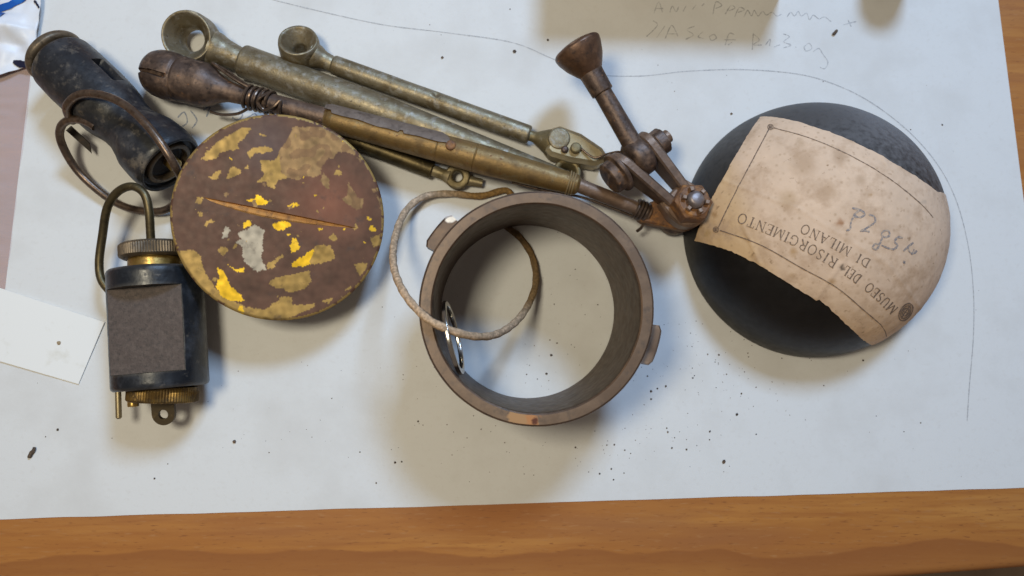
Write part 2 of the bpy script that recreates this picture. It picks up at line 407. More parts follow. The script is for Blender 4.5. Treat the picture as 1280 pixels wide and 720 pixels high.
def ribbon(m, pts, width, fn, step=None, jit=0.0):
    """flat stroke along 2D points; fn turns a 2D point into a 3D one"""
    P = [Vector(p) for p in pts]
    if step:
        Q = [P[0]]
        for a, b in zip(P, P[1:]):
            n = max(1, int((b - a).length / step))
            Q += [a + (b - a) * (i / n) for i in range(1, n + 1)]
        P = Q
    if len(P) < 2: return
    vs_, fs = [], []
    for i, p in enumerate(P):
        t = (P[min(i + 1, len(P) - 1)] - P[max(i - 1, 0)]).normalized(); n = Vector((-t.y, t.x))
        wd = width * (1 + jit * noise.noise(Vector((p.x * .35, p.y * .35, 3)))) * .5
        for s in (-1, 1):
            h = fn(p + n * wd * s)
            if h is None: return
            vs_.append(h)
        if i: fs.append((2 * i - 2, 2 * i - 1, 2 * i + 1, 2 * i))
    m.add(vs_, fs)
def on_paper(p):
    q = U(p.x, p.y, 0); q.z = pz(q) - .12 + .05
    return q
def smooth2(pts, sub=8): return [(v.x, v.y) for v in crom([(a, b, 0) for a, b in pts], sub)]

m = MB()
ribbon(m, smooth2([(318, -6), (400, 14), (480, 31), (560, 41), (640, 53), (690, 73), (740, 92), (800, 95), (860, 89), (930, 87), (1000, 93), (1050, 108), (1095, 132), (1140, 168), (1175, 210), (1197, 255), (1211, 310), (1217, 365), (1217, 420), (1212, 480), (1209, 526)], 10), 1.15, on_paper, jit=.7)
build(m, 'pencil_line', m_pencil, paper)
def cr(x0, y0, s, pts): return [(x0 + a / s, y0 + b / s) for a, b in pts]
m = MB()
for st in [[(160, 70), (185, 10), (205, 65)], [(170, 45), (210, 45)], [(245, 65), (258, 32), (278, 62), (292, 35)], [(315, 60), (332, 30)], [(365, 50), (385, 25)], [(415, 32), (428, 18)],
           [(475, 75), (490, 10), (522, 28), (488, 45)], [(540, 75), (570, 30), (592, 42), (560, 58)], [(590, 90), (615, 40), (642, 52), (608, 66)],
           [(640, 90), (660, 55), (680, 85), (695, 55), (715, 85), (740, 60), (760, 80), (790, 65), (815, 85), (840, 75)],
           [(870, 90), (890, 65), (910, 85), (930, 60), (945, 85), (975, 70), (990, 105), (1010, 80), (1040, 100), (1070, 90), (1105, 115)],
           [(1170, 132), (1240, 114)], [(1195, 105), (1212, 142)],
           [(155, 110), (178, 135), (120, 195)], [(175, 200), (218, 138)], [(220, 205), (255, 135), (288, 195)], [(230, 180), (288, 180)],
           [(375, 140), (335, 158), (370, 185), (328, 210)], [(422, 168), (396, 195), (424, 205)], [(455, 195), (480, 183), (492, 203), (467, 216), (455, 195)],
           [(540, 240), (560, 180), (588, 183)], [(532, 212), (595, 212)], [(555, 240), (575, 225)],
           [(690, 175), (684, 265)], [(690, 180), (722, 213), (690, 238), (735, 240)], [(755, 240), (780, 208), (776, 245)], [(800, 250), (832, 238)],
           [(850, 180), (882, 195), (852, 223), (892, 240), (850, 255)], [(912, 250), (920, 252)], [(960, 250), (988, 230), (1002, 258), (972, 272), (960, 250)],
           [(1010, 275), (1040, 258), (1062, 290), (1088, 330), (1072, 365), (1045, 358)]]:
    ribbon(m, smooth2(cr(780, 0, 4.267, st), 6), 1.0, on_paper, jit=1.2)
build(m, 'handwriting', m_pencil, paper)
m = MB()
for st in [[(222, 147), (230, 140), (234, 152), (228, 158)], [(238, 138), (246, 150), (240, 160)], [(254, 138), (262, 133), (258, 146)], [(290, 147), (297, 150), (303, 144), (299, 138)],
           [(309, 148), (318, 142), (322, 148), (314, 153), (309, 148)], [(248, 190), (256, 184), (258, 194)], [(328, 140), (335, 150)]]:
    ribbon(m, smooth2(st, 6), 1.8, on_paper, jit=1.0)
build(m, 'ink_writing', m_ink_blue, paper)

# ------------------------------------------------------------------ card
m = MB()
cp = [U(130.5, 402.5, .9), U(98, 480, .5), U(-190, 396, 0.3), U(-150, 311, .3)]
n = 24
for lay in (0, 1):
    for j in range(n + 1):
        for i in range(n + 1):
            a, b = i / n, j / n
            p = (cp[0] * (1 - a) + cp[3] * a) * (1 - b) + (cp[1] * (1 - a) + cp[2] * a) * b
            m.v.append(p + Vector((0, 0, .25 * math.sin(a * 3) - .3 * lay)))
W_ = n + 1; off = W_ * W_
for j in range(n):
    for i in range(n):
        q = j * W_ + i; m.f.append((q, q + 1, q + 1 + W_, q + W_)); m.f.append((off + q, off + q + W_, off + q + 1 + W_, off + q + 1))
rim = list(range(n)) + [n + j * W_ for j in range(n)] + [n * W_ + n - i for i in range(n)] + [(n - j) * W_ for j in range(n)]
for i in range(len(rim)):
    a, b = rim[i], rim[(i + 1) % len(rim)]; m.f.append((a, off + a, off + b, b))
card = build(m, 'card', m_card, label='small blank white card beside the black canister', cat='card', loc=U(40, 410, 0))
m = MB()
def blob(m, p, r, fl=.5, seed=0, n=8, k=5):
    vs_ = []; fs = []
    for i in range(k + 1):
        for j in range(n):
            th, ph = math.pi * i / k, 2 * math.pi * j / n
            d = Vector((math.sin(th) * math.cos(ph), math.sin(th) * math.sin(ph), math.cos(th)))
            rr = r * (1 + .5 * noise.noise(d * 1.7 + Vector((seed, seed * .3, 0))))
            vs_.append(Vector(p) + Vector((d.x * rr, d.y * rr, d.z * rr * fl)))
    for i in range(k):
        for j in range(n): fs.append((i * n + j, i * n + (j + 1) % n, (i + 1) * n + (j + 1) % n, (i + 1) * n + j))
    m.add(vs_, fs)

# ------------------------------------------------------------------ collar (short steel tube with two lugs)
cb = U(660, 389, 1.2)
ca_ = Vector((0.0, -.034, 1)).normalized()
H = 50.5; RO, RI = 38.2, 33.8
R0 = root('metal_collar', (cb.x, cb.y, 0), 'brown steel collar, an open short tube with two outer lugs, standing on the paper', 'collar')
rust_p = U(660, 526, H + 1) - Vector((cb.x, cb.y, 0))
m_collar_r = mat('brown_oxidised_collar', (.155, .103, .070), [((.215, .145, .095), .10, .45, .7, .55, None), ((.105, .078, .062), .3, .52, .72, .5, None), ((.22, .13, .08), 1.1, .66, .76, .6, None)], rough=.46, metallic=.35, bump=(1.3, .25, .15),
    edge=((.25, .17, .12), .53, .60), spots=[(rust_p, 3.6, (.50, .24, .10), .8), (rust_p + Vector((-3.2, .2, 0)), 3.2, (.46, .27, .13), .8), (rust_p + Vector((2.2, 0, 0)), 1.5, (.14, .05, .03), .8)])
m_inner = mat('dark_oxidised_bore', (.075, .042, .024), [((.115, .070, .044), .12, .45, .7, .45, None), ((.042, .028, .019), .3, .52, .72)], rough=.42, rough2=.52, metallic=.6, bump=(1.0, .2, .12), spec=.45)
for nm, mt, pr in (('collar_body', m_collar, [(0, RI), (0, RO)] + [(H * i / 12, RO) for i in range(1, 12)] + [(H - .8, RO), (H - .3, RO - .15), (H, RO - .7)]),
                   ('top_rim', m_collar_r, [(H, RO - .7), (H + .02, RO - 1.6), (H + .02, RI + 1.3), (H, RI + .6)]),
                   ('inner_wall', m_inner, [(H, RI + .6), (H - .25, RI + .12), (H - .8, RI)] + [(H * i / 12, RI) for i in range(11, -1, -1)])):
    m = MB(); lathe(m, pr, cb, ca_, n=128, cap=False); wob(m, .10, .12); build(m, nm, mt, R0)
def lug(a0, a1, r0, r1, z0, z1, slant=0):
    m = MB(); poly = []
    d, s, u = frame(ca_)
    k = 8
    for i in range(k + 1): poly.append((a0 + (a1 - a0) * i / k, r1 - (.9 if i in (0, k) else 0)))
    for i in range(k + 1): poly.append((a1 + (a0 - a1) * i / k, r0))
    L = []
    for z, o in ((z0, 0), (z1 - .8, 0), (z1, .7)):
        L.append([cb + ca_ * z + Vector((math.cos(a), math.sin(a), 0)) * (r - (o if r > r0 else 0)) for a, r in poly])
    n = len(poly)
    vs_ = [v for l in L for v in l]; fs = []
    for q in range(2):
        for i in range(n): fs.append((q * n + i, q * n + (i + 1) % n, (q + 1) * n + (i + 1) % n, (q + 1) * n + i))
    fs.append(tuple(range(n))); fs.append(tuple(2 * n + i for i in range(n)))
    m.add(vs_, fs); wob(m, .15, .2)
    return m
rad = math.radians
build(lug(rad(-27), rad(-8), 37, 42.6, 34, 45), 'lug', m_collar, R0)
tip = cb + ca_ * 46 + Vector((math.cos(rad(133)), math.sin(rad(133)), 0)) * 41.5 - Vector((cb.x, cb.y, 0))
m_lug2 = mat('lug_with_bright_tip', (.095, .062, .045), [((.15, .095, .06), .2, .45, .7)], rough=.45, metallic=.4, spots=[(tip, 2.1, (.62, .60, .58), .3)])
build(lug(rad(132), rad(150.5), 37, 42.6, 37, 46.5), 'lug', m_lug2, R0)

# ------------------------------------------------------------------ cord and split ring
cpts = [(642, 250, 1.4), (632, 238, 1.4), (600, 245, 1.5), (562, 242, 2), (530, 246, 4), (507, 264, 9), (494, 296, 19), (492, 332, 33), (505, 366, 46), (530, 395, 53.6), (556, 410, 54.2), (590, 420, 48), (620, 418, 36), (645, 402, 22), (662, 378, 11), (670, 350, 4.5), (665, 320, 1.6), (650, 297, 1.4), (634, 284, 1.4), (622, 272, 1.4)]
m = MB()
tube(m, [U(*p) for p in cpts], 1.3, n=14, sub=16, mod=lambda L, a, r: r * (1 + .10 * abs(math.sin(1.5 * a - L * 2.1)) - .05) * (1 + .06 * math.sin(L * .9)))
# frayed fuzz
build(m, 'cord_loop', m_cord, label='twisted tan cord loop passing under and over the steel collar', cat='cord', loc=U(600, 245, 0), angle=70)
m = MB()
rc = U(566.5, 422, 43); la = Vector((21, -92, 0)).normalized(); vd = (CAM - rc).normalized(); lb = (vd - la * vd.dot(la)).normalized(); lb = (lb + la.cross(lb) * .13).normalized()
nn = la.cross(lb).normalized()
lathe(m, rnd([(-.75, 10.6), (-.75, 12.6), (.75, 12.6), (.75, 10.6)], .4, 3, closed=True), rc, nn, n=64, closed=True)
build(m, 'key_ring', m_steel, label='thin bright steel ring hanging on the tan cord inside the collar', cat='ring', loc=rc - lb * 12.6)

# ------------------------------------------------------------------ slotted plug (flaking brown paint on brass)
dc = U(349.5, 272.5, 27); dn = Vector((.15, -.13, 1)).normalized()
dx = Vector((1, 0, 0)); dx = (dx - dn * dx.dot(dn)).normalized(); dy = dn.cross(dx)
DR = 36.6
def on_disc(px, py):
    d = ray(px, py); t = (dc - CAM).dot(dn) / d.dot(dn); p = CAM + d * t - dc
    return Vector((p.dot(dx), p.dot(dy)))
R1 = root('slotted_plug', (dc.x, dc.y, 0), 'round slotted plug lid with brown paint flaked off yellow brass', 'plug lid')
def pip(p, poly):
    c = False; j = len(poly) - 1; x, y = p
    for i in range(len(poly)):
        xi, yi = poly[i]; xj, yj = poly[j]
        if (yi > y) != (yj > y) and x < (xj - xi) * (y - yi) / (yj - yi) + xi: c = not c
        j = i
    return c
OC, YE, WH, TA = (.34, .225, .075), (.72, .46, .03), (.52, .44, .32), (.27, .175, .085)
PATCH = []
def patch(colr, x0, y0, s, pts, met=.55): PATCH.append((colr, met, [tuple(on_disc(x0 + a / s, y0 + b / s)) for a, b in pts]))
patch(OC, 230, 160, 7.2, [(610, 0), (540, 90), (480, 150), (500, 190), (420, 200), (320, 230), (300, 270), (200, 290), (150, 280), (250, 170), (350, 90), (520, 0)])
patch(OC, 230, 160, 7.2, [(640, 165), (720, 165), (800, 185), (790, 215), (640, 230), (600, 270), (570, 225)])
patch(OC, 230, 160, 7.2, [(680, 45), (745, 65), (730, 82), (680, 65)])
patch(OC, 230, 160, 7.2, [(440, 340), (520, 380), (510, 410), (440, 440), (380, 450), (400, 400), (420, 350)])
patch(OC, 230, 160, 7.2, [(225, 440), (330, 375), (335, 400), (290, 460), (240, 465)])
patch(YE, 230, 160, 7.2, [(660, 595), (755, 660), (720, 695), (560, 655), (640, 635)], .8)
patch(OC, 230, 160, 7.2, [(110, 620), (170, 620), (160, 690), (100, 680)])
patch(OC, 230, 160, 7.2, [(640, 500), (720, 420), (700, 370), (680, 290), (820, 290), (880, 200), (940, 90), (960, 440), (830, 480), (820, 545), (750, 530), (740, 480), (680, 490)])
patch(TA, 350, 160, 7.2, [(120, -10), (380, -10), (520, 60), (640, 160), (690, 250), (600, 220), (520, 210), (480, 290), (440, 270), (380, 330), (370, 420), (330, 440), (220, 440), (150, 470), (60, 440), (10, 400), (-10, 200), (60, 120)])
patch(TA, 350, 160, 7.2, [(620, 490), (690, 620), (750, 640), (740, 720), (690, 740), (610, 690), (560, 640), (600, 600)])
patch(TA, 350, 160, 7.2, [(690, 265), (745, 290), (720, 308)]); patch(TA, 350, 160, 7.2, [(820, 540), (885, 560), (850, 582)])
patch(TA, 350, 160, 7.2, [(870, 590), (940, 680), (940, 760), (900, 720)])
patch(TA, 350, 160, 7.2, [(390, 400), (440, 460), (440, 560), (360, 480)])
patch(YE, 350, 160, 7.2, [(60, 690), (150, 675), (180, 700), (90, 725)])
patch(OC, 230, 270, 5.54, [(-30, 240), (60, 235), (110, 270), (150, 400), (210, 490), (270, 560), (420, 625), (560, 650), (620, 600), (720, 560), (720, 720), (560, 720), (350, 660), (130, 510), (0, 350)])
patch(YE, 230, 270, 5.54, [(230, 345), (290, 400), (310, 470), (400, 550), (420, 590), (340, 590), (260, 560), (220, 490), (240, 430)], .7)
patch(YE, 230, 270, 5.54, [(410, 40), (450, 30), (470, 60), (410, 95)])
patch(OC, 230, 270, 5.54, [(240, 220), (290, 210), (310, 240), (270, 275), (235, 250)])
patch(OC, 230, 270, 5.54, [(570, 330), (620, 310), (680, 265), (690, 280), (640, 320), (620, 360), (580, 365)])
patch(OC, 230, 270, 5.54, [(140, 50), (180, 20), (215, 40), (180, 45), (150, 80)])
patch(YE, 230, 270, 5.54, [(300, 330), (360, 368), (415, 362), (410, 392), (360, 385)])
patch(YE, 230, 270, 5.54, [(610, 55), (690, 35), (740, 50), (735, 65), (700, 92), (655, 100), (620, 82)], .8)
patch(WH, 230, 270, 5.54, [(490, 50), (560, 110), (540, 180), (550, 240), (530, 270), (570, 370), (510, 390), (420, 320), (400, 250), (410, 210), (350, 180), (400, 160), (370, 120), (430, 100)], 0)
patch(WH, 230, 270, 5.54, [(290, 60), (320, 100), (310, 140), (260, 155), (270, 110)], 0)
patch(YE, 350, 270, 5.54, [(80, 330), (170, 270), (270, 200), (300, 205), (240, 330), (100, 355)], .8)
patch(OC, 350, 270, 5.54, [(240, 215), (270, 200), (350, 200), (380, 290), (340, 320), (200, 340)], .7)
patch(YE, 350, 270, 5.54, [(70, 210), (90, 150), (120, 160), (135, 230), (80, 250)])
patch(OC, 350, 270, 5.54, [(-80, 460), (-30, 425), (60, 410), (200, 380), (220, 450), (170, 500), (80, 530), (0, 500), (-60, 485)])
patch(OC, 350, 270, 5.54, [(340, 140), (370, 120), (400, 160), (370, 180)]); patch(OC, 350, 270, 5.54, [(630, 150), (690, 125), (700, 200), (640, 215)])
patch(OC, 350, 270, 5.54, [(510, 330), (610, 325), (590, 380), (550, 415)])
patch(OC, 350, 270, 5.54, [(0, 560), (80, 560), (90, 620), (240, 605), (240, 630), (100, 690), (0, 720)])
patch(OC, 350, 270, 5.54, [(290, 590), (370, 565), (340, 610)]); patch(OC, 350, 270, 5.54, [(500, 470), (440, 520), (480, 512)])
patch(OC, 350, 270, 5.54, [(505, 98), (530, 55), (545, 80)]); patch(YE, 350, 270, 5.54, [(255, 80), (300, 88), (270, 100)])
rf = random.Random(5)
for i in range(46):
    a_, q_ = rf.uniform(0, 6.283), DR * math.sqrt(rf.uniform(.02, .97)); c_ = Vector((q_ * math.cos(a_), q_ * math.sin(a_))); r_ = .25 + rf.expovariate(2.6)
    e_, t_ = rf.uniform(.4, 1), rf.uniform(0, 3.14)
    PATCH.append(((OC, TA, OC, YE)[i % 4], .5, [(c_.x + r_ * rf.uniform(.7, 1.25) * (math.cos(b_) * math.cos(t_) - e_ * math.sin(b_) * math.sin(t_)), c_.y + r_ * rf.uniform(.7, 1.25) * (math.cos(b_) * math.sin(t_) + e_ * math.sin(b_) * math.cos(t_))) for b_ in [6.283 * k_ / 10 for k_ in range(10)]]))
def disc_col(p):
    q = Vector((p.x, p.y, 0))
    n1 = noise.noise(q * .14); n2 = noise.noise(q * .5 + Vector((9, 4, 2)))
    c = Vector((.112, .054, .034)) * (1 + .35 * n1 + .22 * n2)
    red = max(0, 1 - (p - Vector((17, 5))).length / 17); c = c.lerp(Vector((.26, .10, .058)), red * .8)
    grey = max(0, 1 - (p - Vector((-4, 26))).length / 14); c = c.lerp(Vector((.11, .075, .072)), grey * .8)
    met = .08
    j = Vector((noise.noise(q * .55), noise.noise(q * .55 + Vector((40, 0, 0))))) * .45 + Vector((noise.noise(q * 1.6), noise.noise(q * 1.6 + Vector((40, 0, 0))))) * .35
    for colr, mt, poly in PATCH:
        if pip(p + j, poly):
            c = Vector(colr) * (.92 + .38 * n2 + .35 * n1); met = mt
            if colr == TA and noise.noise(q * .28 + Vector((3, 8, 1))) > .05: c = c.lerp(Vector((.15, .085, .05)), .55)
    if p.length > DR - .8 and n2 + n1 > -.1: c = Vector(OC) * 1.1; met = .5
    return (max(c.x, 0), max(c.y, 0), max(c.z, 0), met)
# slot outline on the disc
S0, S1 = on_disc(254, 246.5), on_disc(446, 285)
sd = (S1 - S0).normalized(); sn = Vector((-sd.y, sd.x)); SL = (S1 - S0).length
upper = [S0 + sd * (SL * i / 24) + sn * (.05 + .15 * math.sin(math.pi * i / 24)) for i in range(25)]
lower = [S0 + sd * (SL * i / 24) - sn * (.10 + 2.6 * math.sin(math.pi * min(1, i / 24) ** .8)) for i in range(25)]
slot = upper + lower[::-1][1:-1]
nr = 200
V2 = [Vector((DR * math.cos(2 * math.pi * i / nr), DR * math.sin(2 * math.pi * i / nr))) for i in range(nr)]
E2 = [(i, (i + 1) % nr) for i in range(nr)]
b0 = len(V2); V2 += slot; E2 += [(b0 + i, b0 + (i + 1) % len(slot)) for i in range(len(slot))]
st = .36; g = int(DR / st) + 1
for j in range(-g, g + 1):
    for i in range(-g, g + 1):
        p = Vector(((i + .5 * (j % 2)) * st, j * st * .87 * 1.15))
        if p.length < DR - .25: V2.append(p)
ov, oe, of, *_ = delaunay_2d_cdt(V2, E2, [], 1, 1e-5)
slot_t = [tuple(p) for p in slot]
m = MB(); m.col = []
def disc3(p, h=0.0): return dc + dx * p.x + dy * p.y + dn * h
for p in ov:
    e_ = max(0, p.length - (DR - 1.0)); hh = -.5 * e_ * e_ + .02 * noise.noise(Vector((p.x, p.y, 0)) * .4)
    m.v.append(disc3(p, hh)); m.col.append(disc_col(p))
for f in of:
    c = sum((ov[i] for i in f), Vector((0, 0))) / len(f)
    if not pip(c, slot_t): m.f.append(tuple(f))
build(m, 'lid_face', m_disc, R1, angle=60)
m = MB()
n = len(slot)
ctr = [S0 + sd * (SL * min(max((p - S0).dot(sd) / SL, .02), .98)) - sn * .9 for p in slot]
for p in slot: m.v.append(disc3(p, .02))
for p, c in zip(slot, ctr): m.v.append(disc3(p.lerp(c, .35), -2.2 * math.sin(math.pi * min(max((p - S0).dot(sd) / SL, .01), .99)) - .1))
for i in range(n): m.f.append((i, (i + 1) % n, n + (i + 1) % n, n + i))
m.f.append(tuple(range(n, 2 * n)))
build(m, 'slot', m_slot, R1)
m = MB()
lathe(m, [(-3.4, DR - 1.0), (-2.8, DR - .1), (-.7, DR - .05), (-.45, DR - .02)], dc, dn, n=128)
m.f.pop(); build(m, 'rim', m_darkbrass, R1)
m = MB()
lathe(m, rnd([(-20.5, 20)] + [(-20 + i * .8, 20 + (.5 if i % 2 else 0)) for i in range(20)] + [(-3.2, 20)], .1), dc, dn, n=48)
build(m, 'threaded_stem', m_darkbrass, R1)

# ------------------------------------------------------------------ black canister (lying, flat panel, knurled knob, bail)
RC = 16.3
a0, a1 = U(201.5, 485, RC), U(194.5, 337, RC)
ax = (a1 - a0).normalized(); LC = (a1 - a0).length; ax, as_, au = frame(ax)
R2 = root('black_canister', ((a0 + a1) / 2).xy.to_3d(), 'stubby black canister lying on its side, with flat brown panel and knurled knob', 'canister')
m = MB(); nseg = 96
FT0, FT1, ZF = 5.6, LC - 7.2, RC * .60
rows = []
ts = [0, .5, 1.2] + [1.2 + (FT0 - 1.2) * i / 4 for i in range(1, 5)] + [FT0 + .02] + [FT0 + (FT1 - FT0) * i / 8 for i in range(1, 9)] + [FT1 + .02] + [FT1 + (LC - 1.2 - FT1) * i / 4 for i in range(1, 5)] + [LC - .5, LC]
for t in ts:
    inflat = FT0 + .01 < t < FT1 + .01
    e_ = min(t, LC - t); rr = RC - (.9 * (1 - min(e_ / 1.2, 1)) ** 2)
    row = []
    for j in range(nseg):
        a = 2 * math.pi * j / nseg
        s_, u_ = math.cos(a) * rr, math.sin(a) * rr
        if inflat and u_ > ZF: u_ = ZF
        row.append(len(m.v)); m.v.append(a0 + ax * t + as_ * s_ + au * u_)
    rows.append(row)
for A, B in zip(rows, rows[1:]):
    for j in range(nseg): m.f.append((A[j], A[(j + 1) % nseg], B[(j + 1) % nseg], B[j]))
m.f.append(tuple(rows[0])); m.f.append(tuple(rows[-1]))
wob(m, .12, .15)
build(m, 'canister_body', m_black2, R2, angle=30)
m = MB(); hw = math.sqrt(RC ** 2 - ZF ** 2) - .35
nx_, ny_ = 20, 20
for j in range(ny_ + 1):
    for i in range(nx_ + 1):
        t = FT0 + .25 + (FT1 - FT0 - .4) * j / ny_; s_ = -hw + 2 * hw * i / nx_
        m.v.append(a0 + ax * t + as_ * s_ + au * (ZF + .22))
for j in range(ny_):
    for i in range(nx_):
        q = j * (nx_ + 1) + i; m.f.append((q, q + 1, q + nx_ + 2, q + nx_ + 1))
wob(m, .1, .2)
b4 = len(m.v); per = [i for i in range(nx_)] + [nx_ + j * (nx_ + 1) for j in range(ny_)] + [ny_ * (nx_ + 1) + nx_ - i for i in range(nx_)] + [(ny_ - j) * (nx_ + 1) for j in range(ny_)]
for i in per: m.v.append(m.v[i] - au * .5)
for i in range(len(per)):
    k2 = (i + 1) % len(per); m.f.append((per[i], per[k2], b4 + k2, b4 + i))
build(m, 'flat_panel', m_flat, R2, label='flat worn brown-grey panel')
m = MB()
lathe(m, rnd([(-1, 9.3), (3.6, 9.1), (4.4, 8.8)], .4), a1, ax, n=48); build(m, 'neck', m_brass, R2)
m = MB()
lathe(m, rnd([(4.0, 7.5), (4.0, 10.6), (4.9, 12.05), (8.9, 12.05), (9.7, 11.0), (9.7, 2)], .3), a1, ax, n=320, mod=lambda t, a, r: r - (.26 * (.5 + .5 * math.cos(a * 80)) if r > 12 else 0))
build(m, 'knurled_knob', m_knob, R2)
# bottom fittings
kb = a0 - au * 2.0
m = MB(); kd = (-ax + as_ * -.12).normalized()
lathe(m, rnd([(-.6, 11.5), (1.2, 12.2), (4.4, 12.2), (5.0, 11.6), (5.0, 2)], .3), kb, kd, n=320, mod=lambda t, a, r: r - (.24 * (.5 + .5 * math.cos(a * 80)) if r > 11.9 else 0))
build(m, 'knurled_nut', m_nutbrass, R2)
m = MB()
tp = U(204, 503, 14); tq = U(205.5, 523, 13)
td = (tq - tp).normalized(); tdd, tss, tuu = frame(td)
outer = [(-4.1, -2), (-4.1, 4.2)] + [(-4.1 * math.cos(math.pi * i / 12), 4.2 + 4.1 * math.sin(math.pi * i / 12)) for i in range(1, 12)] + [(4.1, 4.2), (4.1, -2)]
hole = [(1.75 * math.cos(2 * math.pi * i / 20), 4.3 + 1.75 * math.sin(2 * math.pi * i / 20)) for i in range(20)]
V2 = [Vector(p) for p in outer + hole]; no = len(outer)
E2 = [(i, (i + 1) % no) for i in range(no)] + [(no + i, no + (i + 1) % 20) for i in range(20)]
ov2, _, of2, *_ = delaunay_2d_cdt(V2, E2, [], 1, 1e-6)
of2 = [f for f in of2 if (sum((ov2[i] for i in f), Vector((0, 0))) / 3 - Vector((0, 4.3))).length > 1.6 or True]
of2 = [f for f in of2 if not pip(sum((ov2[i] for i in f), Vector((0, 0))) / len(f), hole)]
nv = len(ov2)
for h_ in (.8, -.8):
    for p in ov2: m.v.append(tp + tss * p.x + tdd * p.y + tuu * h_)
for f in of2: m.f.append(tuple(f)); m.f.append(tuple(nv + i for i in reversed(f)))
for a, b in E2: m.f.append((a, b, nv + b, nv + a))
build(m, 'eye_tab', mat('tarnished_tab', (.07, .05, .024), [((.14, .10, .045), .5, .55, .7)], rough=.6, metallic=.25), R2)
m = MB(); pa, pb = U(147.5, 486, 13), U(148.5, 522, 13)
lathe(m, rnd([(0, 1.05), ((pb - pa).length, 1.05)], .2) + [((pb - pa).length + .5, .5)], pa, pb - pa, n=16); build(m, 'pin', m_darkbrass, R2)
m = MB(); pa, pb = U(166, 490, 17), U(166.5, 512, 17)
lathe(m, rnd([(0, 1.3), (3.2, 1.3), (3.2, 1.9), (5.2, 1.9), (5.4, .4)], .25), pa, pb - pa, n=20); build(m, 'screw', m_brass, R2)
m = MB()
tube(m, [U(*p) for p in [(189, 312, 20), (188, 290, 22), (186, 262, 24), (180, 242, 24.5), (165, 233, 24), (147, 240, 22), (134, 260, 19), (128, 295, 15), (124, 328, 13), (127, 350, 13), (139, 366, 13)]], 1.5, n=14, sub=10)
build(m, 'wire_bail', m_darkbrass, R2)

# ------------------------------------------------------------------ black grip (upper left)
RG = 12.2
g0, g1 = U(62, 64, RG), U(213, 206, RG + 6.5)
gx = (g1 - g0).normalized(); GL = (g1 - g0).length; gx, gs, gu = frame(gx)
k = GL / 60.0
R3 = root('black_grip', ((g0 + g1) / 2).xy.to_3d(), 'black waisted tool grip with bronze end cap, lying beside the white plastic bag', 'grip')
prof = [(6 * k, 8), (6 * k, 11.2), (7 * k, 12.0), (14 * k, 12.3), (24 * k, 12.2), (31 * k, 11.8), (34 * k, 11.3), (38 * k, 10.2), (42 * k, 10.0), (46 * k, 11.3), (49 * k, 12.5), (55 * k, 13.1), (59 * k, 12.9), (60.4 * k, 12.2), (60.4 * k, 11.3), (58.2 * k, 10.9), (57.8 * k, 4)]
fine = []
pr2 = rnd(prof, .9, 4)
for (p, q) in zip(pr2, pr2[1:]):
    nn_ = max(1, int(abs(q[0] - p[0]) / .7)); fine += [(p[0] + (q[0] - p[0]) * i / nn_, p[1] + (q[1] - p[1]) * i / nn_) for i in range(nn_)]
fine.append(pr2[-1])
def gmod(t, a, r):
    # two real slots cut in the barrel; angle 0 = towards gs, pi/2 = up
    a = (a + math.pi) % (2 * math.pi) - math.pi
    for (t0, t1, a_, da) in ((19 * k, 29 * k, rad(150), .20), (17 * k, 30 * k, rad(-6), .16)):
        dd = abs((a - a_ + math.pi) % (2 * math.pi) - math.pi)
        if t0 < t < t1 and dd < da and r > 9: return r - 3.5
    return r
m = MB(); lathe(m, fine, g0, gx, n=120, mod=gmod); wob(m, .16, .13)
build(m, 'grip_body', m_black, R3, angle=45)
m = MB(); lathe(m, rnd([(0.4, .5), (0.3, 6), (1.3, 10.2), (2.6, 11.2), (4.2, 11.2), (5.0, 10.4), (5.2, 8.4), (6.4, 8.4)], .7), g0, gx, n=72); wob(m, .1, .1)
build(m, 'end_cap', m_knob, R3)
m = MB(); lathe(m, rnd([(56.5 * k, 9.0), (59.6 * k, 9.0), (59.9 * k, 8.6), (59.9 * k, 7.4), (57.9 * k, 7.0), (57.6 * k, 6.0)], .25), g0, gx, n=64)
build(m, 'socket_ring', m_knob, R3)
m = MB(); lathe(m, [(57.9 * k, 7.3), (57.95 * k, .3)], g0, gx, n=40); build(m, 'socket_floor', m_hole, R3)
m = MB(); lathe(m, rnd([(56 * k, 2.6), (61.0 * k, 2.6), (61.4 * k, 2.2), (61.4 * k, .8), (60.4 * k, .7), (60.4 * k, .1)], .25), g0 - gs * 1.0 - gu * 1, gx, n=32); build(m, 'socket_pin', m_brass, R3)
m = MB()
p0, p1 = U(86, 160, 9), U(118, 189, 4); bd = (p1 - p0); bdd, bss, buu = frame(bd); L = bd.length
prism(m, [(0, -1.3), (L - 3, -1.2), (L, 1.2), (0, 1.3)], p0, bdd, bss, buu, .9, .15); build(m, 'spring_blade', m_hole, R3)
m = MB()
tube(m, [U(*p) for p in [(92, 152, 18), (85, 143, 22), (84, 132, 26), (94, 121, 29), (110, 117, 31), (135, 121, 33), (160, 134, 34.5), (184, 157, 36), (204, 183, 36), (219, 208, 33), (227, 226, 25), (226, 242, 14), (217, 256, 6), (200, 264, 4), (175, 263, 3), (150, 256, 2.5), (125, 240, 3), (100, 217, 5), (84, 194, 9), (75, 172, 14), (77, 157, 18), (87, 150, 20.5), (101, 150, 22), (112, 154, 22.5), (119, 159, 22.5)]], 1.48, n=14, sub=10)
build(m, 'wire_ring', m_wire, label='brown spiral wire ring looped through the black grip', cat='wire ring', loc=U(150, 256, 0))

# ------------------------------------------------------------------ rods
def eye(m, P, axis, ro, ri_b, ri_t, h, n=56):
    lathe(m, rnd([(-h / 2, ri_b), (-h / 2, ro * .86), (-h * .28, ro), (h * .30, ro), (h / 2, ro * .93), (h * .48, ri_t), (0, ri_b + .1)], .7, 3, closed=True), P, axis, n=n, closed=True)
